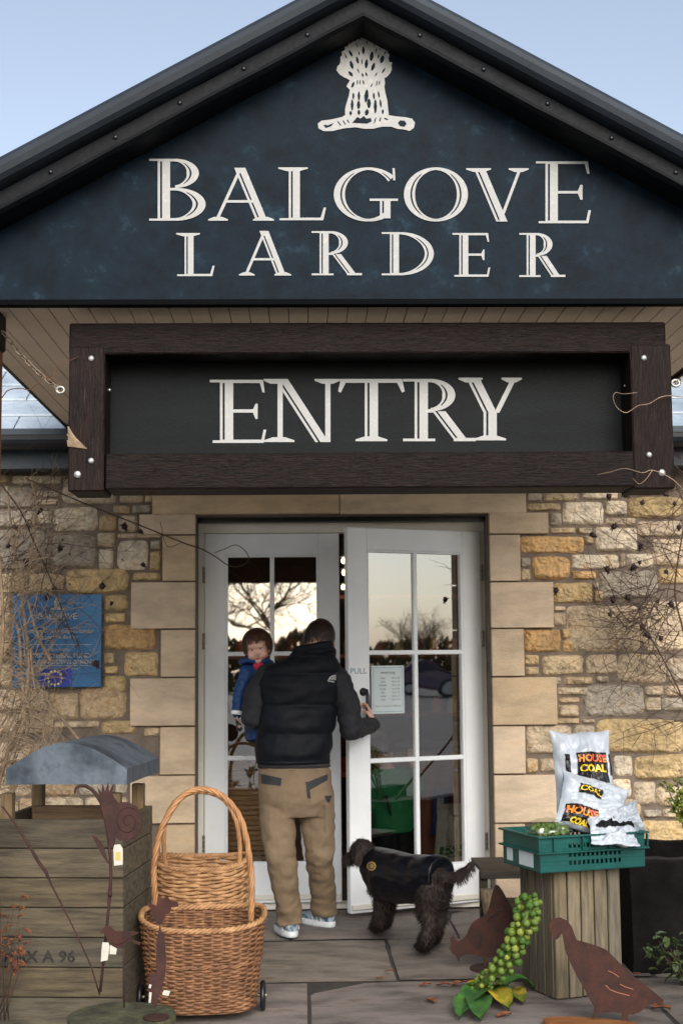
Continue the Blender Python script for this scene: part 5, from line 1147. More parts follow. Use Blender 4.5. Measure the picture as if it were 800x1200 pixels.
# trousers
tm = MB()
tm.loft([vring(344, 890, 7.76, 37, .115), vring(345, 905, 7.76, 41.5, .125), vring(346, 922, 7.75, 43.5, .135), vring(347, 940, 7.75, 43, .13), vring(347, 956, 7.75, 38, .11)], 24, e=2.3)
tm.chain([LH + V((.0, 0, -.02)), LH.lerp(LK, .5) + V((-.01, 0, 0)), LK, LK.lerp(LA, .55)], [.102, .097, .083, .073], 18); tm.tube([LK.lerp(LA, .5), LA + V((0, 0, .0)), LA + V((0, 0, -.015))], [.072, .071, .074], 18)
tm.chain([RH + V((.0, 0, -.02)), RH.lerp(RK, .5) + V((.008, 0, 0)), RK, RK.lerp(RA, .55)], [.102, .095, .078, .072], 18); tm.tube([RK.lerp(RA, .5), RA, RA + V((0, 0, -.015))], [.072, .072, .074], 18)
def tw_(p, n):
    low = max(0, min(1, (.55 - p.z) / .5)); kn = math.exp(-((p.z - .42) / .12) ** 2); an = math.exp(-((p.z - .10) / .09) ** 2)
    a = .008 * noise.noise(V((p.x * 9 + p.z * 6, p.y * 9, p.z * 9))) + (.004 + .005 * kn + .006 * an) * noise.noise(V((p.x * 10 + p.z * 8, p.y * 8 + 4, p.z * 24))) + .005 * noise.noise(V((p.x * 24 - p.z * 12, p.y * 14, p.z * 20)))
    return p + n * a
trs = organic('trousers', tm, .0065, M['khaki'], man, 2, tw_)
tt = bvh(trs)
for nm, q, m_, off in (('pocket_flap', ((302, 906), (330, 912), (329, 921), (303, 918)), 'greypatch', .004), ('pocket', ((304, 919), (328, 922), (326, 944), (305, 941)), 'khaki', .003), ('pocket_flap', ((359, 917), (384, 907), (384, 914), (361, 927)), 'greypatch', .004), ('pocket', ((362, 925), (385, 915), (388, 932), (364, 944)), 'khaki', .003),
        ('pocket_edge', ((358, 916), (362, 917), (364, 936), (360, 935)), 'greypatch', .004), ('side_pocket', ((381, 933), (390, 934), (389, 975), (381, 976)), 'khaki', .004), ('side_pocket_tab', ((380, 933), (389, 932), (386, 941), (383, 940)), 'greypatch', .005), ('leg_pocket', ((301, 945), (312, 948), (314, 985), (304, 984)), 'khaki', .004)):
    decal(tt, quadfn(*q), 8, 8, off, nm, M[m_], man)
for x in (343, 316, 374): decal(tt, quadfn((x - 4, 891), (x + 4, 891), (x + 4, 903), (x - 4, 903)), 3, 5, .006, 'belt_loop', M['khaki'], man)
bl = MB(); 
for k in range(1): bl.loft([vring(344, 893, 7.76, 41.5, .126), vring(344.5, 898.5, 7.76, 42.5, .128)], 30, e=2.3)
bl.build('belt', M['greypatch'], man, smooth=True)
cp_ = MB(); cp_.tube([P(300, 893, 7.70), P(297.5, 905, 7.68), P(297, 918, 7.68)], .003, 5); cp_.tube([P(297.5 + 3 * cos(q), 922 + 3.5 * sin(q), 7.68) for q in [k * .6 for k in range(10)]], .003, 5); cp_.build('key_clip', M['black'], man)
# white half-dome emblem on the right shoulder blade
vt = bvh(vest); 
def dome(name, c, s_, par, tree):
    for k, (r0, r1) in enumerate(((.72, 1.0), (.42, .62), (.12, .32))):
        decal(tree, lambda u, v, r0=r0, r1=r1: (c[0] - s_ * .7 + s_ * 1.5 * (1 - 1.0 * (r0 + (r1 - r0) * v) * cos(u * pi / 2 * .96 + .03) ** 1) - s_ * .6 + s_ * .9, c[1] + s_ * .5 - s_ * (r0 + (r1 - r0) * v) * sin(u * pi / 2 * .96 + .03)), 8, 2, .003, name, M['lettering'], par)
dome('vest_emblem', (387, 794), 6.2, vest, vt)
decal(vt, quadfn((383.5, 797.2), (391.5, 798.6), (391.5, 799.8), (383.5, 798.4)), 4, 1, .003, 'vest_emblem', M['lettering'], vest)
# shoes
for hl, to_, A in ((heelL, toeL, LA), (heelR, toeR, RA)):
    d = (to_ - hl); L_ = .285; d.z = 0; d.normalize(); h0 = V((hl.x, hl.y, 0)); sd_ = V((-d.y, d.x, 0))
    so_ = MB(); so_.loft([(h0 + d * L_ * .5 + V((0, 0, z)), d * L_ * .5 * k, sd_ * .048 * k) for z, k in ((.002, .97), (.012, 1.0), (.026, 1.0), (.034, .97))], 30, e=2.6); 
    so_.build('shoe_sole', M['sole'], man, smooth=True)
    up_ = MB(); up_.loft([(h0 + d * x + V((0, 0, .03 + h_ * .45)), sd_ * w__, V((0, 0, h_ * .55))) for x, w__, h_ in ((.012, .026, .05), (.03, .036, .075), (.08, .040, .085), (.13, .042, .066), (.19, .045, .046), (.245, .040, .032), (.275, .022, .018))], 16)
    up_.cap(h0 + d * .06 + V((0, 0, .07)), h0 + d * .07 + V((0, 0, .10)), .038, .04)
    up = organic('shoe', up_, .005, M['trainer'], man, 2)
    for k in range(3):
        x = .05 + k * .035
        for s_ in (-1, 1): MB().tube([h0 + d * x + sd_ * s_ * .046 + V((0, 0, .036)), h0 + d * (x + .02) + sd_ * s_ * .044 + V((0, 0, .075))], .003, 5).build('shoe_stripe', M['sole'], up)

# ---------------------------------------------------------------- child
ch = thing('person', 'small brown-haired child in a blue jacket carried on the man\'s left arm, looking back', 'person', (P(302, 850, 7.93).x, 7.93, P(302, 868, 7.93).z))
cc = P(301.5, 759, 7.92); ct_ = Matrix.Rotation(R(-8), 3, 'Y') @ Matrix.Rotation(R(-4), 3, 'Z') @ Matrix.Rotation(R(7), 3, 'X')
def CL(x, y, z): return cc + ct_ @ V((x, y, z))    # -y is the way the face looks
cb = MB(); cb.ell(cc + V((0, .01, .012)), (.070, .080, .078), ct_, 22, 16)
cb.ell(CL(0, -.022, -.022), (.058, .056, .058), ct_, 20, 14)       # face and cheeks
for s_ in (-1, 1): cb.ell(CL(.030 * s_, -.052, -.036), (.024, .022, .022), ct_, 12, 9); cb.ell(CL(.068 * s_, .0, -.018), (.009, .014, .02), ct_, 8, 6)
cb.ell(CL(0, -.060, -.068), (.018, .016, .014), ct_, 12, 8)
cb.ell(CL(0, -.083, -.028), (.0095, .011, .009), ct_, 10, 8); cb.cap(CL(0, -.072, -.004), CL(0, -.080, -.026), .006, .007, 8)
cb.ell(CL(0, -.064, .018), (.046, .018, .02), ct_, 14, 8)          # brow
cb.cap(CL(0, .012, -.06), CL(0, .02, -.11), .034, .036)
cs = P(300, 792, 7.94); 
cb.loft([(P(301, 783, 7.94), (.06, 0, 0), (0, .05, 0)), (P(302, 800, 7.94), (.075, 0, 0), (0, .06, 0)), (P(303, 830, 7.93), (.072, 0, 0), (0, .062, 0)), (P(305, 860, 7.92), (.068, 0, 0), (0, .06, 0))], 14)
a0, a1, a2 = P(290, 788, 7.90), P(281, 813, 7.87), P(278, 838, 7.86)
cb.chain([a0, a1, a2], [.03, .024, .017]); hand(cb, a2, (-.05, -.1, -1), (.6, -.4, 0), (0, -1, 0), .5)
b0, b1, b2 = P(313, 790, 7.96), P(322, 812, 8.02), P(336, 805, 7.98); cb.chain([b0, b1, b2], [.03, .024, .017]); hand(cb, b2, (1, -.3, .1), (0, -.7, -.4), (0, 0, 1), .5)
for hx_, k1, k2 in ((P(298, 860, 7.95), P(312, 868, 8.03), P(316, 900, 8.05)), (P(308, 860, 7.92), P(330, 864, 8.00), P(338, 890, 8.02))): cb.chain([hx_, k1, k2], [.045, .038, .026])
cbody = organic('body', cb, .0042, M['skin'], ch, 2)
for s_ in (-1, 1):
    e = MB().ell(CL(.0235 * s_, -.0665, .0005), (.0095, .006, .0060), ct_, 12, 8).build('eye', M['eyew'] if 'eyew' in M else M['white'], ch, smooth=True)
    MB().ell(CL(.0235 * s_, -.0712, .0), (.0050, .0026, .0052), ct_, 10, 7).build('iris', M['hairdark'], e, smooth=True)
    MB().tube([CL((.0235 + .011 * q) * 1 * s_ if True else 0, -.0720 + .003 * abs(q), .0062 - .002 * q * q) for q in (-1, -.5, 0, .5, 1)], .0014, 5).build('eyelid', M['hairbrown'], e, smooth=True)
    MB().tube([CL((.0235 + .015 * q) * s_, -.0745 + .005 * q * q, .0215 - .004 * q * q) for q in (-1, -.5, 0, .5, 1)], [.0004, .0011, .0012, .0011, .0004], 5).build('eyebrow', M['hairbrown'], ch, smooth=True)
M['lip'] = mat('lips', S(186, 98, 92), rough=.5)
lp = MB(); lp.tube([CL(.0145 * q, -.0775 + .006 * q * q, -.0495 - .0016 * q * q) for q in (-1, -.6, -.2, .2, .6, 1)], [.0008, .0024, .003, .003, .0024, .0008], 7); lp.tube([CL(.0120 * q, -.0765 + .006 * q * q, -.0535 + .002 * q * q) for q in (-1, -.5, 0, .5, 1)], [.0008, .0028, .0034, .0028, .0008], 7); lp.build('lips', M['lip'], ch, smooth=True)
hair_cap('hair', cc + V((0, .01, .014)), (.072, .084, .082), ct_, M['hairbrown'], ch, lambda p: p.z > .046 - 2.6 * max(0, abs(p.x) - .042) - (.016 * noise.noise(V((p.x * 60, 0, 0))) + .006) if p.y < -.012 else p.z > -.045, 6500, .028, 9, .007)
jk = MB()
jk.loft([(P(301, 780, 7.94), (.066, 0, 0), (0, .056, 0)), (P(301, 790, 7.94), (.088, 0, 0), (0, .072, 0)), (P(303, 812, 7.93), (.090, 0, 0), (0, .078, 0)), (P(304, 840, 7.93), (.090, 0, 0), (0, .080, 0)), (P(306, 866, 7.92), (.085, 0, 0), (0, .076, 0))], 18)
jk.chain([a0, a1, a2 + V((0, 0, .012))], [.045, .038, .031], 12); jk.chain([b0, b1, b2], [.045, .038, .031], 12)
jkt = organic('blue_jacket', jk, .0055, M['navy'], ch, 2, lambda p, n: p + n * (.005 * noise.noise(V((p.x * 20, p.y * 20, p.z * 34))) + .003 * noise.noise(p * 50)))
hd_ = MB(); hd_.tube([P(300, 776.5, 7.945) + V((.082 * cos(q), .066 * sin(q), -.012 * sin(q) - .004 * cos(q))) for q in [2 * pi * j / 24 for j in range(24)]], .017, 10, closed=True)
organic('hood', hd_, .005, M['navy'], ch, 1, lambda p, n: p + n * .005 * noise.noise(p * 30))
MB().ell(P(303, 780, 7.885), (.030, .022, .030), None, 14, 10).build('red_scarf', M['red'], ch, smooth=True)
ad = (a2 - a1).normalized(); q0 = a1.lerp(a2, .80); rs_ = MB(); rs_.tube([q0, q0 + ad * .022], .0365, 18); rs_.build('reflective_band', M['white'], ch, smooth=True)
gl = MB(); hand(gl, a2 + V((0, 0, -.004)), (-.05, -.1, -1), (.6, -.4, 0), (0, -1, 0), .62); organic('glove', gl, .004, M['black'], ch, 1)
tj = MB(); 
for hx_, k1, k2 in ((P(298, 860, 7.95), P(312, 868, 8.03), P(316, 900, 8.05)), (P(308, 860, 7.92), P(330, 864, 8.00), P(338, 890, 8.02))): tj.chain([hx_, k1, k2], [.058, .05, .04])
organic('trousers', tj, .006, M['greypatch'], ch, 2)

# ---------------------------------------------------------------- dog
dg_ = thing('dog', 'curly dark brown dog in a shiny black coat with gold badge, facing the open door', 'dog', (P(480, 1100, 7.4).x, 7.4, 0))
db = MB()
hip, ches = P(510, 1034, 7.20), P(450, 1029, 7.52)
db.loft([(hip + V((.05, -.06, -.01)), (.03, .03, 0), (0, 0, .04)), (hip + V((.02, -.03, 0)), (.06, .05, 0), (0, 0, .085)), (hip, (.075, .06, 0), (0, 0, .105)), (hip.lerp(ches, .5) + V((0, 0, -.012)), (.08, .065, 0), (0, 0, .105)), (ches, (.085, .07, 0), (0, 0, .125)), (ches + V((-.045, .06, .015)), (.06, .05, 0), (0, 0, .09))], 18)
hd0 = P(425, 999, 7.60); db.chain([ches + V((-.03, .04, .05)), P(437, 1007, 7.58), hd0], [.075, .06, .058])
db.ell(hd0 + V((0, .0, .01)), (.062, .07, .060), None, 16, 12)
mz = P(407, 1008, 7.66); db.chain([hd0 + V((-.02, .03, -.01)), mz], [.04, .027]); db.ell(mz + V((-.012, .01, .008)), (.014, .014, .012))
for (dx_, dy_) in ((-.015, -.045), (.045, .05)):
    e0 = hd0 + V((dx_, dy_, .03)); db.loft([(e0, (.018, .01, 0), (0, .012, 0)), (e0 + V((.0, -.015, -.04)), (.030, .01, 0), (0, .014, 0)), (e0 + V((-.004, -.018, -.085)), (.022, .008, 0), (0, .012, 0))][::1], 10)
fl1 = [P(447, 1043, 7.50), P(446, 1062, 7.49), P(443, 1078, 7.52), V((G(440, 1090).x, G(440, 1090).y - .0, .025))]
fl1 = [P(447, 1043, 7.50), P(447, 1062, 7.55), P(444, 1077, 7.60), G(441, 1090) + V((0, -.02, .022))]
fl2 = [P(453, 1043, 7.58), P(455, 1060, 7.62), P(452, 1074, 7.68), G(449, 1086) + V((0, 0, .022))]
for l_ in (fl1, fl2): db.chain(l_, [.052, .038, .032, .03]); db.ell(l_[-1] + V((-.012, .012, -.004)), (.032, .036, .020))
hl1 = [P(503, 1048, 7.16), P(499, 1066, 7.19), P(504, 1084, 7.14), P(499, 1098, 7.12), G(496, 1114) + V((0, 0, .024))]
hl2 = [P(513, 1045, 7.26), P(509, 1064, 7.30), P(515, 1078, 7.27), P(510, 1090, 7.28), G(505, 1104) + V((.01, 0, .024))]
for l_ in (hl1, hl2): db.chain(l_, [.068, .052, .036, .032, .032]); db.ell(l_[-1] + V((-.014, .014, -.004)), (.034, .038, .020))
tl_ = [P(514, 1026, 7.14), P(526, 1029, 7.10), P(538, 1026, 7.08), P(547, 1019, 7.07), P(552, 1013, 7.07)]
db.chain(tl_, [.034, .026, .024, .022, .014])
dbody = organic('body', db, .006, M['fur'], dg_, 3, lambda p, n: p + n * (.007 * noise.noise(p * 30) + .004 * noise.noise(p * 70)))
# coat
dc = MB(); dn_ = (ches - hip).normalized()
def dring(t_, w__, h_, dz=0): c = hip + (ches - hip) * t_ + V((0, 0, dz)); s_ = V((0, 0, 1)).cross(dn_).normalized(); return (c, s_ * w__, V((0, 0, h_)))
dc.loft([dring(-.12, .085, .10, .024), dring(.0, .108, .118, .018), dring(.3, .112, .122, .006), dring(.6, .115, .126, .006), dring(.95, .118, .132, .014), dring(1.15, .095, .105, .045), dring(1.30, .078, .080, .075)], 26, e=2.3)
def dcw(p, n):
    a = .003 * noise.noise(V((p.x * 14 + p.z * 22, p.y * 14, p.z * 30 - p.x * 12))) + .006 * noise.noise(p * 11 + V((3, 3, 3))); return p + n * a
dcoat = organic('dog_coat', dc, .006, M['dogcoat'], dg_, 2, dcw)
dct = bvh(dcoat)
bg_ = decal(dct, lambda u, v: (435 + 5.4 * v * cos(2 * pi * u), 1015 + 5.4 * v * sin(2 * pi * u)), 20, 3, .004, 'coat_badge', M['gold'], dcoat)
decal(dct, lambda u, v: (435 + (2.4 + 1.0 * v) * cos(2 * pi * u), 1015 + (2.4 + 1.0 * v) * sin(2 * pi * u)), 16, 1, .0055, 'badge_ring', M['black'], dcoat)
db_t = bvh(dbody); dct2 = dct; rr = random.Random(21)
fm_ = MB(); me = dbody.data; o0 = WL(dbody); me.calc_loop_triangles(); tris = [(t.area, [me.vertices[i].co + o0 for i in t.vertices], t.normal.copy()) for t in me.loop_triangles]
tot = sum(t[0] for t in tris); NT = 26000
for ar, tv, nm_ in tris:
    k = ar / tot * NT; k = int(k) + (1 if rr.random() < k - int(k) else 0)
    for _ in range(k):
        a, b = rr.random(), rr.random()
        if a + b > 1: a, b = 1 - a, 1 - b
        p = tv[0] + (tv[1] - tv[0]) * a + (tv[2] - tv[0]) * b
        loc, nn, ix_, ds = dct2.find_nearest(p)
        if loc is not None and (p - loc).dot(nn) < .006 and ds < .2 and p.z > .21: 
            if (p - loc).dot(nn) < .004: continue
        L_ = rr.uniform(.012, .026) * (1.5 if p.x > .74 and p.z > .33 else 1)
        dd = (nm_ * .55 + V((rr.uniform(-.5, .5), rr.uniform(-.5, .5), -.65 + rr.uniform(-.3, .3)))).normalized(); sd_ = dd.cross(nm_)
        sd_ = (sd_.normalized() if sd_.length > .01 else V((1, 0, 0))) * .0015; cu__ = nm_.cross(V((rr.uniform(-1, 1), rr.uniform(-1, 1), rr.uniform(-1, 1)))) * .006
        q1 = p + dd * L_ * .5 + cu__; q2 = p + dd * L_
        if q2.z < .002: continue
        fm_.add([p - sd_, p + sd_, q1 + sd_ * .9, q1 - sd_ * .9, q2 + sd_ * .2, q2 - sd_ * .2], [(0, 1, 2, 3), (3, 2, 4, 5)])
fm_.build('curly_fur', M['fur'], dg_)

# ================================================================ INSIDE THE SHOP (seen through the panes)
M['greentop'] = mat('green_top', S(16, 110, 62), S(24, 128, 74), 6, .8, .3, 20)
kid = thing('person', 'child in a green top and dark trousers standing inside behind the open door glass', 'person', (P(461, 1000, 9.35).x, 9.35, 0))
kx = P(461, 930, 9.35); kc = P(448, 893, 9.35)
kb = MB(); kb.ell(P(446, 880, 9.35), (.085, .095, .105)); kb.cap(P(449, 893, 9.36), P(456, 905, 9.36), .04, .05)
kz = P(461, 972, 9.35).z
kb.loft([(P(460, 903, 9.36), (.10, 0, 0), (0, .07, 0)), (P(461, 930, 9.36), (.12, 0, 0), (0, .09, 0)), (P(461, 972, 9.36), (.12, 0, 0), (0, .09, 0))], 14)
for s_ in (-1, 1): kb.chain([V((kx.x + s_ * .06, 9.36, kz)), V((kx.x + s_ * .06, 9.35, .05))], [.06, .04]); kb.ell((kx.x + s_ * .06, 9.31, .035), (.035, .09, .033))
k0, k1_, k2_ = P(482, 908, 9.36), P(492, 925, 9.33), P(482, 892, 9.28); kb.chain([k0, k1_, k2_], [.035, .03, .022]); hand(kb, k2_, (-.1, 0, 1), (0, -1, .1), (1, 0, 0), .6)
k3, k4 = P(440, 910, 9.36), P(436, 945, 9.35); kb.chain([k3, k4], [.035, .024])
organic('body', kb, .008, M['skin'], kid, 2)
kt = MB(); kt.loft([(P(460, 900, 9.36), (.09, 0, 0), (0, .075, 0)), (P(461, 906, 9.36), (.135, 0, 0), (0, .09, 0)), (P(461, 930, 9.36), (.140, 0, 0), (0, .11, 0)), (P(461, 974, 9.36), (.145, 0, 0), (0, .115, 0))], 18); kt.chain([k0, k1_, k1_.lerp(k2_, .7)], [.05, .045, .038]); kt.chain([k3, k4], [.05, .042])
organic('green_top', kt, .009, M['greentop'], kid, 2, lambda p, n: p + n * .006 * noise.noise(p * 20))
kp = MB()
for s_ in (-1, 1): kp.chain([V((kx.x + s_ * .06, 9.36, kz)), V((kx.x + s_ * .06, 9.35, .1))], [.085, .06])
organic('trousers', kp, .009, M['nylon'], kid, 2)
hair_cap('hair', P(446, 878, 9.36), (.088, .098, .104), Matrix.Rotation(R(20), 3, 'X'), M['hairbrown'], kid, lambda p: p.z > .01 if p.y < 0 else p.z > -.05, 900, .03, 5, .006)
MB().tube([P(452, 932, 9.22), P(458, 955, 9.23)], .008, 8).build('toggle', M['black'], kid)
M['sack'] = mat('woven_fabric', S(150, 120, 84), S(196, 170, 130), 30, .85, .5, 60, stretch=(1, 1, 6), c3=S(120, 92, 62), contrast=(.3, .6))
for i in range(20):
    cx = P(286, 900, 8.98).x; z = .235 + i * .0305; o = MB().box((cx + rnd.uniform(-.02, .02), 9.02 + rnd.uniform(-.01, .01), z), (.36, .28, .026), rz=rnd.uniform(-.1, .1), bev=.010).build('folded_sack', M['sack'])
    w_ = ['lowest', 'second', 'third', 'fourth', 'fifth', 'sixth', 'seventh', 'eighth', 'ninth', 'tenth', 'eleventh', 'twelfth', 'thirteenth', 'fourteenth', 'fifteenth', 'sixteenth', 'seventeenth', 'eighteenth', 'nineteenth', 'topmost'][i]
    tag(o, f'tan folded sack, {w_} from the bottom of the stack behind the left door' if i not in (0, 19) else f'tan folded sack, {w_} of the stack behind the left door', 'sack', 'folded sacks stacked behind the left door')
t = thing('low_table', 'low dark table carrying the stack of folded sacks inside the left door', 'table', (P(286, 900, 8.98).x, 9.02, 0)); MB().box((P(286, 900, 8.98).x, 9.02, .205), (.46, .36, .025)).build('table_top', M['dark'], t)
for a in (-.19, .19):
    for b in (-.14, .14): MB().box((P(286, 900, 8.98).x + a, 9.02 + b, .10), (.04, .04, .185)).build('leg', M['dark'], t)
M['cab'] = mat('orange_pine', S(120, 60, 26), S(150, 82, 38), 6, .5, .2, 20, stretch=(6, 1, 1))
cb_ = thing('shop_counter', 'warm brown wooden counter inside behind the open door', 'counter', (.98, 9.75, 0)); MB().box((.98, 9.8, .43), (.8, .5, .86), bev=.006).build('counter_body', M['cab'], cb_); MB().box((.98, 9.8, .88), (.86, .56, .035), bev=.005).build('counter_top', M['dark'], cb_)
M['kraft'] = mat('pale_paper_sack', S(176, 172, 150), S(200, 196, 176), 12, .7, .4, 20); M['greenp'] = mat('green_print', S(30, 110, 50), rough=.6)
q = P(531, 985, 9.3); bag('paper_sack', 'pale paper sack with green print standing inside behind the lower right pane', 'paper sack', (q.x, 9.3, .30), (1, .1, .1), (.12, .2, 1), .26, .52, .12, M['kraft'], [('patch', .1, .30, .95, .45, M['greenp']), ('text', 'FRESH' [2:], .5, .37, .10, 1, M['kraft'], .002)], 31)
q = P(520, 955, 9.2); bag('blue_bag', 'dark blue and white bag hanging behind the lower right pane', 'bag', (q.x, 9.42, q.z), (1, .1, .1), (.1, .2, 1), .12, .30, .08, M['navy'], [('patch', .2, .45, .6, .8, M['bagw'])], 37)
M['bulb'] = bpy.data.materials.new('lamp_glow'); M['bulb'].use_nodes = True; b_ = M['bulb'].node_tree.nodes['Principled BSDF']; b_.inputs['Emission Color'].default_value = (1, .78, .5, 1); b_.inputs['Emission Strength'].default_value = 4
for i, (px, py, lab) in enumerate(((402.5, 657, 'bright warm spot lamp, highest one seen in the gap between the doors'), (403, 671, 'dimmer spot lamp below the bright one in the door gap'), (402, 688, 'small lowest spot lamp seen in the door gap'))):
    c = P(px, py, 11.2 + i * .8); t = thing('spot_lamp', lab, 'lamp', c, 'ceiling spot lamps inside the shop'); MB().ell(c, (.018, .018, .024)).build('bulb', M['bulb'], t, smooth=True)
    q = MB(); q.tube([c + V((0, 0, .03)), c + V((0, 0, .10))], [.05, .03], 14); q.tube([c + V((0, 0, .10)), V((c.x, c.y, 2.58))], .006, 6); q.build('lamp_housing', M['gutter'], t)
for (x, y) in ((.5, 11.0), (-1.2, 10.6)):
    ld = bpy.data.lights.new('lamp_light', 'POINT'); lo = bpy.data.objects.new('lamp_light', ld); S_.collection.objects.link(lo); lo.location = (x, y, 2.2); ld.energy = 4; ld.color = (1, .7, .42); ld.shadow_soft_size = .08
sh_ = thing('shop_shelf', 'back shelves with jars of warm coloured goods deep inside the shop', 'shelf', (.3, 12.2, 0))
for z in (.5, 1.0, 1.5, 2.0): MB().box((.3, 12.3, z), (3.6, .35, .03)).build('shelf_board', M['cab'], sh_)
jc = [S(160, 60, 30), S(200, 140, 50), S(90, 110, 50), S(170, 160, 130), S(120, 30, 30)]
jm = [mat('jar_glaze', c, rough=.4) for c in jc]; jm0 = []
k = 0
for z in (.515, 1.015, 1.515):
    for i in range(22):
        if k < 5 or True:
            m_ = jm[rnd.randrange(5)]
            if not jm0 or len(jm0) < 5:
                q = MB().tube([(0, 0, 0), (0, 0, .10), (0, 0, .115), (0, 0, .13)], [.045, .045, .035, .036], 12); o = q.build('jar', jm[len(jm0)], None, smooth=False); jm0.append(o)
            else: o = rnd.choice(jm0[:5]).copy(); S_.collection.objects.link(o)
            o.location = (-1.3 + i * .152 + rnd.uniform(-.02, .02), 12.24, z); tag(o, 'small jar standing in a row on the shelves deep inside the shop', 'jar', 'jars on the shop shelves'); k += 1
# ================================================================ CLIMBERS
def smooth_px(pts, n=5):
    out_ = []
    for i in range(len(pts) - 1):
        p0, p1, p2, p3 = pts[max(i - 1, 0)], pts[i], pts[i + 1], pts[min(i + 2, len(pts) - 1)]
        for k in range(n):
            q = k / n; out_.append(tuple(.5 * (2 * b + (c - a) * q + (2 * a - 5 * b + 4 * c - d) * q * q + (3 * b - a - 3 * c + d) * q ** 3) for a, b, c, d in zip(p0, p1, p2, p3)))
    return out_ + [pts[-1]]
def twig(mb, pts, r0, r1, n=4):
    s_ = smooth_px(pts); ws = [P(*p) for p in s_]; mb.tube(ws, [r0 + (r1 - r0) * i / (len(ws) - 1) for i in range(len(ws))], n)
def wander(mb, rr, x, y, Y, ang, length, r, curl, depth, ends, xlim=None):
    pts = [(x, y, Y)]; n = max(3, int(length / 11)); a = ang; dY = rr.uniform(-.02, .02); bend = rr.uniform(-curl, curl)
    for k in range(n):
        a += bend / n + rr.gauss(0, .13); x += cos(a) * length / n; y -= sin(a) * length / n; Y = max(6.9, min(8.36, Y + dY + rr.uniform(-.015, .015)))
        if xlim and not (xlim[0] < x < xlim[1]): break
        pts.append((x, y, Y))
        if depth > 0 and rr.random() < .42: wander(mb, rr, x, y, Y, a + rr.choice((-1, 1)) * rr.uniform(.4, 1.1), length * rr.uniform(.25, .5), r * .6, curl, depth - 1, ends, xlim)
    if len(pts) > 2: twig(mb, pts, r, r * .35); ends.append(pts[-1])
rr = random.Random(17)
lc_ = thing('climbing_shrub', 'bare pale twiggy climber tangled over the wall, blue plaque and bin at the left', 'climber', (P(5, 1000, 7.9).x, 7.9, 0))
mb = MB(); ends = []
gx = P(-12, 1050, 7.75).x
for pts, r in (([(-14, 1010, 7.7), (-6, 940, 7.8), (10, 880, 7.9), (28, 830, 8.0), (34, 780, 8.1), (30, 730, 8.15), (22, 680, 8.2), (14, 620, 8.2), (8, 570, 8.2)], .011),
        ([(-6, 1010, 7.7), (6, 950, 7.75), (30, 900, 7.8), (52, 860, 7.85), (40, 800, 8.0), (36, 760, 8.1)], .009), ([(30, 850, 7.95), (26, 790, 8.1), (22, 740, 8.15), (12, 705, 8.2), (18, 650, 8.2), (26, 600, 8.25)], .008),
        ([(95, 870, 7.7), (70, 838, 7.85), (52, 815, 8.0), (38, 790, 8.1), (31, 770, 8.1)], .007), ([(60, 775, 8.1), (45, 745, 8.15), (33, 700, 8.2), (36, 650, 8.2), (44, 600, 8.25), (36, 560, 8.25)], .007),
        ([(-10, 980, 7.6), (-8, 900, 7.6), (-4, 820, 7.7), (4, 740, 7.9), (0, 660, 8.0), (-6, 580, 8.1)], .012)): twig(mb, pts, r * 1.35, r * .55, 7)
for k in range(64):
    hx2, hy2 = rr.choice(((36, 780), (30, 810), (22, 740), (44, 800), (20, 680), (28, 850), (12, 640), (5, 760), (5, 700)))
    a = rr.uniform(.1, 1.3) if rr.random() < .6 else rr.uniform(1.3, 3.6)
    wander(mb, rr, hx2 + rr.uniform(-10, 10), hy2 + rr.uniform(-20, 20), 8.1, a, rr.uniform(45, 120), rr.uniform(.0026, .0046), .9, 1, ends, (-40, 150))
for k in range(48):      # drooping arcs over the bin
    x0, y0 = rr.uniform(-25, 20), rr.uniform(800, 905); x1 = rr.uniform(30, 76)
    h_ = rr.uniform(20, 60); twig(mb, [(x0, y0 + 15, 7.4), (x0 + (x1 - x0) * .35, y0 - h_ * .5, 7.3), (x0 + (x1 - x0) * .75, y0 - h_ * .35, 7.2), (x1, y0 + rr.uniform(-15, 15), 7.15), (x1 - rr.uniform(5, 18), y0 + rr.uniform(20, 50), 7.15)], rr.uniform(.002, .0035), .001)
for k in range(44): wander(mb, rr, rr.uniform(-30, 12), rr.uniform(780, 960), 7.5, rr.uniform(-.6, 1.0), rr.uniform(40, 85), rr.uniform(.002, .0036), 1.3, 1, ends, (-40, 90))
for k in range(16): wander(mb, rr, rr.uniform(0, 60), rr.uniform(560, 640), 8.2, rr.uniform(-1.0, 1.2), rr.uniform(40, 100), .0022, .9, 1, ends, (-30, 150))
mb.build('twigs', M['twig'], lc_, smooth=True)
mb = MB()
for k in range(60): wander(mb, rr, rr.uniform(-20, 60), rr.uniform(560, 860), 8.2, rr.uniform(-.5, 1.6), rr.uniform(50, 120), rr.uniform(.0022, .0036), .9, 1, ends, (-40, 165))
mb.build('dark_twigs', M['twigd'], lc_, smooth=True)
tn = MB()
twig(tn, [(30, 560, 8.2), (95, 588, 8.15), (155, 612, 8.05), (200, 630, 8.0), (220, 638, 8.0), (235.5, 643, 8.0), (253.6, 653, 8.0), (266.5, 662, 8.0), (279, 664, 8.0), (288.5, 660, 8.0), (291, 652, 8.0), (284.6, 643, 8.0), (275.5, 638.6, 8.0), (264, 643, 8.0), (251, 648, 8.0)], .0045, .002, 5)
twig(tn, [(0, 566, 8.0), (25, 600, 8.05), (42, 640, 8.1), (60, 680, 8.1), (75, 720, 8.1), (90, 760, 8.12)], .005, .003, 5)
twig(tn, [(188, 612, 8.05), (196, 640, 8.0), (214, 636, 8.0), (226, 641, 8.0)], .0025, .001)
tn.build('long_tendrils', M['twigd'], lc_, smooth=True)
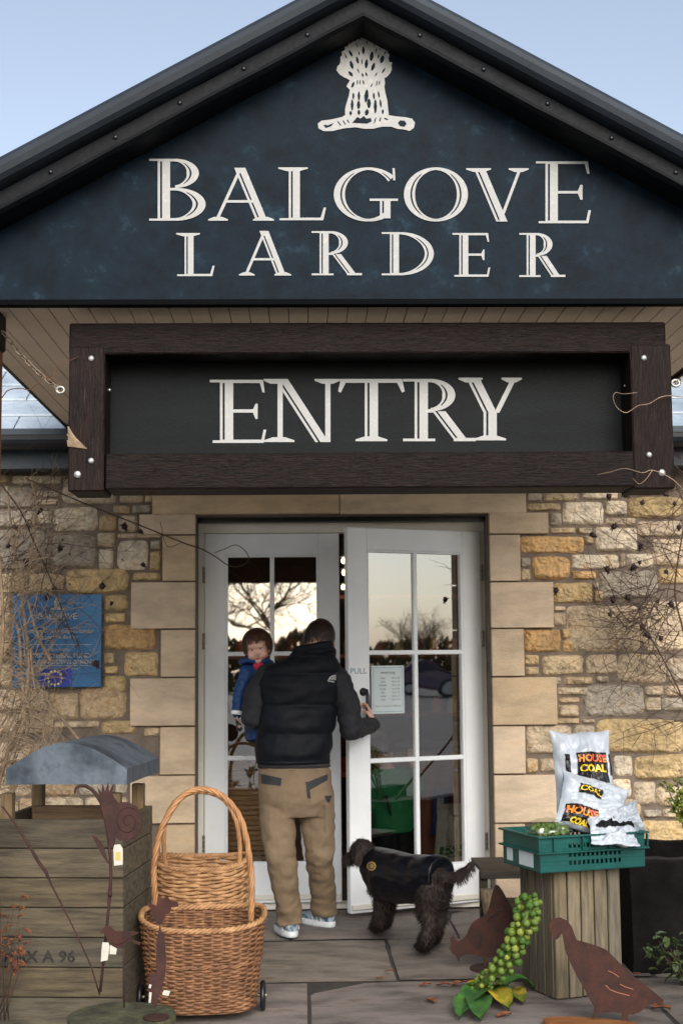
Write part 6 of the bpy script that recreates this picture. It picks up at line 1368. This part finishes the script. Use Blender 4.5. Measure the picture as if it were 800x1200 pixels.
t2 = MB(); twig(t2, [(-20, 500, 5.45), (3.7, 464.5, 5.35), (11, 457, 5.34), (24, 455, 5.32), (35, 456.8, 5.31), (44, 449.8, 5.30), (53, 442.5, 5.30), (60.5, 442.5, 5.30), (66, 433, 5.30), (79, 424, 5.31), (92, 418, 5.315)], .0022, .0012)
twig(t2, [(60, 442, 5.30), (68, 446, 5.3), (76, 452, 5.31)], .0016, .001)
pc2 = thing('climbing_tendril', 'thin brown tendril looping from the left porch post to the hanging sign', 'climber', P(-20, 500, 5.45)); t2.build('tendril', M['post'], pc2, smooth=True)
t3 = MB(); t4 = MB(); t5 = MB(); twig(t3, [(815, 462, 5.3), (800, 465, 5.3), (784, 463.6, 5.3), (772, 466, 5.29), (760, 473, 5.29), (748, 475, 5.29), (740, 480, 5.29), (732, 483.6, 5.29), (722, 477, 5.29), (718, 466, 5.29), (721, 460, 5.30), (730, 461.6, 5.31), (746, 460, 5.31)], .0024, .001)
twig(t4, [(820, 596, 5.4), (800, 574, 5.3), (785, 560, 5.29), (764, 551, 5.29), (752, 554, 5.29), (732, 549, 5.30), (715, 553, 5.30), (700, 556, 5.31)], .002, .0008); twig(t5, [(764, 551, 5.29), (756, 562, 5.29), (748, 567, 5.29), (741, 560, 5.29)], .0016, .0008)
pc3 = thing('climbing_tendril', 'pale wiry tendril looped over the right end of the hanging sign', 'climber', P(815, 462, 5.3)); [q.build('tendril', M['twig'], pc3, smooth=True) for q in (t3, t4, t5)]
# buds and small green leaves on the left climber
gb_ = MB()
for e in rr.sample(ends, min(36, len(ends))):
    c = P(*e); leafm(gb_, c, c + V((rr.uniform(-.02, .02), -.01, rr.uniform(.0, .028))), .012, .002, e[0])
gb_.build('leaf_buds', M['leafd'], lc_)
hipm = MB(); hipm.ell((0, 0, 0), (.016, .016, .018), nu=10, nv=7)
for k in range(5): a = k * 1.26; hipm.tube([(0, 0, -.014), (.012 * cos(a), .012 * sin(a), -.030)], [.004, .0006], 4)
for k in range(3): a = k * 2.1; hipm.tube([(.010 * cos(a), .010 * sin(a), .012), (.024 * cos(a), .024 * sin(a), .014)], [.005, .001], 4)
def hips(parent, lst, Y):
    h0 = None
    for (x, y) in lst:
        if h0 is None: o = hipm.build('seed_head', M['hip'], parent, smooth=True); h0 = o
        else: o = h0.copy(); S_.collection.objects.link(o); o.parent = parent
        o.location = P(x, y, Y + rr.uniform(-.05, .05)) - WL(parent); s_ = rr.uniform(.6, 1.15); o.scale = (s_,) * 3; o.rotation_euler = (rr.uniform(-1, 1), rr.uniform(-1, 1), rr.uniform(0, 3))
hips(lc_, [(35, 612), (71, 642), (31, 658), (146, 617), (165, 623), (120, 687), (168, 662), (131, 707), (64, 690), (113, 778), (3, 722), (56, 700), (20, 620), (47, 598), (10, 640)], 8.12)
rc_ = thing('climbing_rose', 'thorny dark climber with dried black seed heads spreading over the wall at the right', 'climber', (P(815, 1000, 7.6).x, 7.6, 0))
mb = MB(); ends2 = []
for pts, r in (([(812, 1060, 7.2), (815, 960, 7.5), (808, 880, 7.8), (812, 800, 8.0), (800, 740, 8.15), (790, 690, 8.2), (800, 620, 8.2)], .011), ([(815, 900, 7.8), (803, 830, 8.0), (775, 770, 8.1), (752, 734, 8.15), (735, 726, 8.15), (722, 710, 8.15), (716, 690, 8.2), (703, 670, 8.2)], .006), ([(812, 700, 8.2), (780, 690, 8.2), (750, 705, 8.2), (736, 712, 8.2)], .005), ([(815, 660, 8.2), (770, 640, 8.2), (745, 645, 8.2), (700, 620, 8.22), (674, 601, 8.22)], .0032), ([(815, 640, 8.2), (760, 655, 8.2), (728, 665, 8.2), (712, 668, 8.2)], .003)): twig(mb, pts, r, r * .35, 5)
for k in range(125):
    x0, y0 = rr.choice(((800, 700), (810, 620), (800, 760), (780, 720), (760, 700), (812, 580), (770, 650), (812, 820), (750, 735)))
    wander(mb, rr, x0 + rr.uniform(-12, 20), y0 + rr.uniform(-25, 25), 8.2, pi + rr.uniform(-1.1, 1.1), rr.uniform(40, 115), rr.uniform(.002, .0038), .8, 1, ends2, (655, 850))
for pts in ([(800, 756, 8.2), (760, 742, 8.2), (700, 727, 8.2), (666, 727, 8.2)], [(780, 760, 8.2), (740, 750, 8.2), (710, 744, 8.2)], [(790, 850, 8.2), (760, 835, 8.2), (735, 822, 8.2), (715, 808, 8.2)], [(800, 880, 8.2), (765, 850, 8.2), (740, 830, 8.2)], [(760, 700, 8.2), (700, 703, 8.2), (672, 700, 8.2), (650, 692, 8.2)]): twig(mb, pts, .0022, .001)
mb.build('twigs', M['twigd'], rc_, smooth=True)
hips(rc_, [(732, 580), (752, 589), (713, 582), (779, 579), (694, 627), (719, 617), (711, 667), (742, 665), (749, 659), (780, 670), (718, 703), (735, 700), (770, 705), (714, 720), (752, 734), (758, 744), (774, 748), (651, 692), (786, 708), (795, 618), (750, 640), (790, 590)], 8.17)
# evergreen sprig and low plants at the right edge
pl = thing('potted_evergreen', 'leafy green sprig growing above the dark trough at the right edge', 'shrub', (P(795, 1000, 7.3).x, 7.3, tz - .07))
mb = MB(); sm2 = MB(); 
for k in range(7):
    a = P(800 + rr.uniform(-3, 10), 1005, 7.3); b = P(788 + rr.uniform(-8, 26), rr.uniform(912, 945), 7.2 + rr.uniform(-.1, .1)); sm2.tube([a, a.lerp(b, .5) + V((.02, 0, 0)), b], [.006, .004, .002], 5)
    for j in range(26):
        c = a.lerp(b, .55 + .45 * rr.random()) + V((rr.gauss(0, .02), rr.gauss(0, .02), rr.gauss(0, .012))); leafm(mb, c, c + V((rr.uniform(-.04, .04), rr.uniform(-.04, .02), rr.uniform(-.01, .03))), .02, .004, j)
sm2.build('stems', M['twigd'], pl); M['lime'] = mat('lime_leaf', S(78, 100, 30), S(150, 160, 66), 20, .5); mb.build('leaves', M['lime'], pl)
pl = thing('low_shrub', 'dark low leafy plant on the paving in front of the trough', 'shrub', (P(792, 1130, 6.55).x, 6.55, 0))
mb = MB()
for k in range(70):
    a = rr.uniform(0, 2 * pi); r_ = rr.uniform(.02, .17); c = V((P(800, 1130, 6.55).x + r_ * cos(a), 6.55 + r_ * sin(a), rr.uniform(.01, .22))); leafm(mb, c, c + V((rr.uniform(-.06, .06), rr.uniform(-.06, .03), rr.uniform(-.01, .05))), .03, .006, k)
mb.build('leaves', M['leafd'], pl); q = MB()
for k in range(8): a = k * .8; c = V((P(800, 1130, 6.55).x, 6.55, 0)); q.tube([c, c + V((.12 * cos(a), .12 * sin(a), .18))], [.006, .002], 5)
q.build('stems', M['twigd'], pl)
pl = thing('dried_plant', 'withered brown plant in front of the litter bin at the left edge', 'shrub', (P(5, 1150, 5.75).x, 5.78, 0)); q = MB(); mb = MB()
for k in range(10):
    a = P(2 + rr.uniform(-10, 10), 1196, 5.76); b = P(rr.uniform(-10, 40), rr.uniform(1050, 1110), 5.78); q.tube([a, a.lerp(b, .5) + V((rr.uniform(-.03, .03), -.02, 0)), b], [.003, .002, .001], 4)
    for j in range(4): c = a.lerp(b, .5 + .5 * rr.random()); leafm(mb, c, c + V((rr.uniform(-.04, .04), -.01, rr.uniform(-.03, .02))), .022, .005, j)
q.build('stems', M['twigd'], pl, smooth=True); mb.build('leaves', M['deadleaf'], pl)

# ================================================================ BEHIND THE CAMERA (what the door glass reflects)
def bare_tree(x, y, h, seed, lab):
    r_ = random.Random(seed); t = thing('bare_tree', lab, 'tree', (x, y, -.16), 'bare trees across the car park'); tr = MB(); crn = MB(); base = V((x, y, -.16))
    th_ = h * .3; tr.tube([base, base + V((r_.uniform(-.1, .1), 0, th_ * .5)), base + V((r_.uniform(-.2, .2), 0, th_))], [h * .028, h * .021, h * .017], 8)
    def br(p, d, L_, r0, dep):
        n = 4; pts = [p]; dd = d.copy()
        for k in range(n):
            dd = (dd + V((r_.gauss(0, .22), r_.gauss(0, .22), r_.gauss(.06, .14)))).normalized(); pts.append(pts[-1] + dd * L_ / n)
            if dep > 0:
                for _ in range(2 if dep > 1 else 3):
                    if r_.random() < .72: br(pts[-1], (dd + V((r_.gauss(0, .75), r_.gauss(0, .75), r_.gauss(.05, .4)))).normalized(), L_ * r_.uniform(.45, .7), r0 * .5, dep - 1)
        crn.tube(pts, [r0 * (1 - .7 * k / n) for k in range(n + 1)], 4, caps=False)
    for k in range(7): br(base + V((0, 0, th_ * r_.uniform(.75, 1.0))), V((cos(k * .9 + seed) * .8, sin(k * .9 + seed) * .8, r_.uniform(.5, 1.2))).normalized(), h * r_.uniform(.3, .42), h * .010, 3)
    tr.build('trunk', M['bark'], t, smooth=True); crn.build('crown', M['bark'], t)
    return t
names_ = ['tall bare tree straight across from the shop door', 'spreading bare tree left of the tall one across the car park', 'bare tree standing behind the row of parked cars', 'smaller bare tree at the end of the parked cars', 'bare tree beyond the purple car', 'bare tree beyond the teal car', 'bare tree over the dark grey car', 'low bare tree by the far hedge', 'bare tree at the near left of the hedge', 'bare tree far along the hedge']
spots = [(-1.5, -34, 8.5), (-7, -40, 8), (48, -38, 5.0), (60, -44, 5.6), (66, -34, 5.2), (78, -50, 6.0), (40, -52, 6.5), (8, -54, 9), (-16, -48, 9), (90, -44, 6)]
for i, (x, y, h) in enumerate(spots):
    bare_tree(x, y, h, i + 2, names_[i])
hd3 = MB(); rr = random.Random(8)
for k in range(9000):
    t_ = rr.random(); x = -45 + 150 * t_; y = -56 + 20 * max(0, t_ - .45) / .55 + rr.uniform(-1.5, 1.5); z = rr.uniform(0, 1) ** .8 * (2.5 + .9 * noise.noise(V((x * .2, 0, 0))) * 1.6); s_ = rr.uniform(.2, .45); a = rr.uniform(0, 3.1)
    c = V((x, y, z - .1)); hd3.add([c + V((cos(a) * s_, sin(a) * s_, -s_ * .6)), c + V((-cos(a) * s_, -sin(a) * s_, -s_ * .3)), c + V((rr.uniform(-.3, .3) * s_, .1, s_))], [(0, 1, 2)])
M['hedge'] = mat('winter_hedge', S(92, 72, 40), S(60, 66, 34), 1.2, .9); o = hd3.build('hedge', M['hedge']); tag(o, 'long brown winter hedge across the car park', 'hedge', kind='stuff')
def car(x, y, rz, colour, lab):
    t = thing('parked_car', lab, 'car', (x, y, -.05), 'cars parked across the car park'); Mx = Matrix.Rotation(rz, 3, 'Z'); B = V((x, y, -.05)); m_ = mat('car_paint', colour, rough=.25, coat=.6)
    def W(a, b, c): return B + Mx @ V((a, b, c))
    pf = [(-2.05, .35), (-2.1, .6), (-2.0, .85), (-1.75, .95), (-1.25, 1.35), (-.9, 1.44), (.25, 1.44), (.55, 1.36), (1.05, .98), (1.85, .84), (2.1, .65), (2.12, .38), (1.7, .28), (-1.7, .28)]
    q = MB(); n = len(pf); sec = [(-.86, .93), (-.82, 1), (.82, 1), (.86, .93)]
    vs = []
    for (yy, k) in sec: vs += [W(a * (1 if k == 1 else .97), yy * (1 - .22 * max(0, c - .9) / .54), .28 + (c - .28) * (1 if k == 1 else .97)) for a, c in pf]
    fs = [(j * n + i, j * n + (i + 1) % n, (j + 1) * n + (i + 1) % n, (j + 1) * n + i) for j in range(3) for i in range(n)] + [tuple(range(n))[::-1], tuple(range(3 * n, 4 * n))]
    q.add(vs, fs); q.build('body', m_, t, smooth=False)
    for s_ in (-1, 1):
        for poly in ([(-1.25, .98), (-.95, 1.34), (-.2, 1.36), (-.2, .96)], [(-.12, .96), (-.12, 1.36), (.25, 1.35), (.9, .98)]):
            MB().prism([W(a, s_ * (.872 - .2 * (c - .9) / .54 * .86), c) for a, c in poly], Mx @ V((0, s_ * .01, 0))).build('window', M['gutter'], t)
        for a in (-1.3, 1.3):
            wl = MB().tube([W(a, s_ * .68, .31), W(a, s_ * .875, .31)], .31, 22).build('tyre', M['black'], t); MB().tube([W(a, s_ * .86, .31), W(a, s_ * .885, .31)], .2, 16).build('rim', M['bolt'], wl)
    q = MB().prism([W(.57, -.62, 1.36), W(.57, .62, 1.36), W(1.06, .74, 1.0), W(1.06, -.74, 1.0)], Mx @ V((.02, 0, .02))).build('windscreen', M['gutter'], t)
    q = MB().prism([W(-.93, -.62, 1.42), W(-.93, .62, 1.42), W(-1.28, .74, 1.02), W(-1.28, -.74, 1.02)], Mx @ V((-.03, 0, .02))).build('rear_window', M['gutter'], t)
    for s_ in (-1, 1): MB().ell(W(2.02, s_ * .62, .66), (.07, .16, .08)).build('headlight', M['bolt'], t); MB().ell(W(-2.03, s_ * .66, .78), (.05, .12, .12)).build('tail_light', M['red'], t)
for (k, off, c, lab) in ((0, 0, S(8, 62, 74), 'teal car parked across the car park, seen in the open door glass'), (1, 1.2, S(62, 18, 52), 'purple car parked beside the teal car'), (-1, .6, S(40, 44, 50), 'dark grey car parked in the row beside the teal car'), (2, 0, S(90, 22, 20), 'red car at the far end of the row'), (-2, .4, S(120, 124, 128), 'silver car at the near end of the row')):
    car(37 + 3.2 * k + .8 * off, -24 + 3.9 * k - .6 * off, .87 + .03 * k, c, lab)
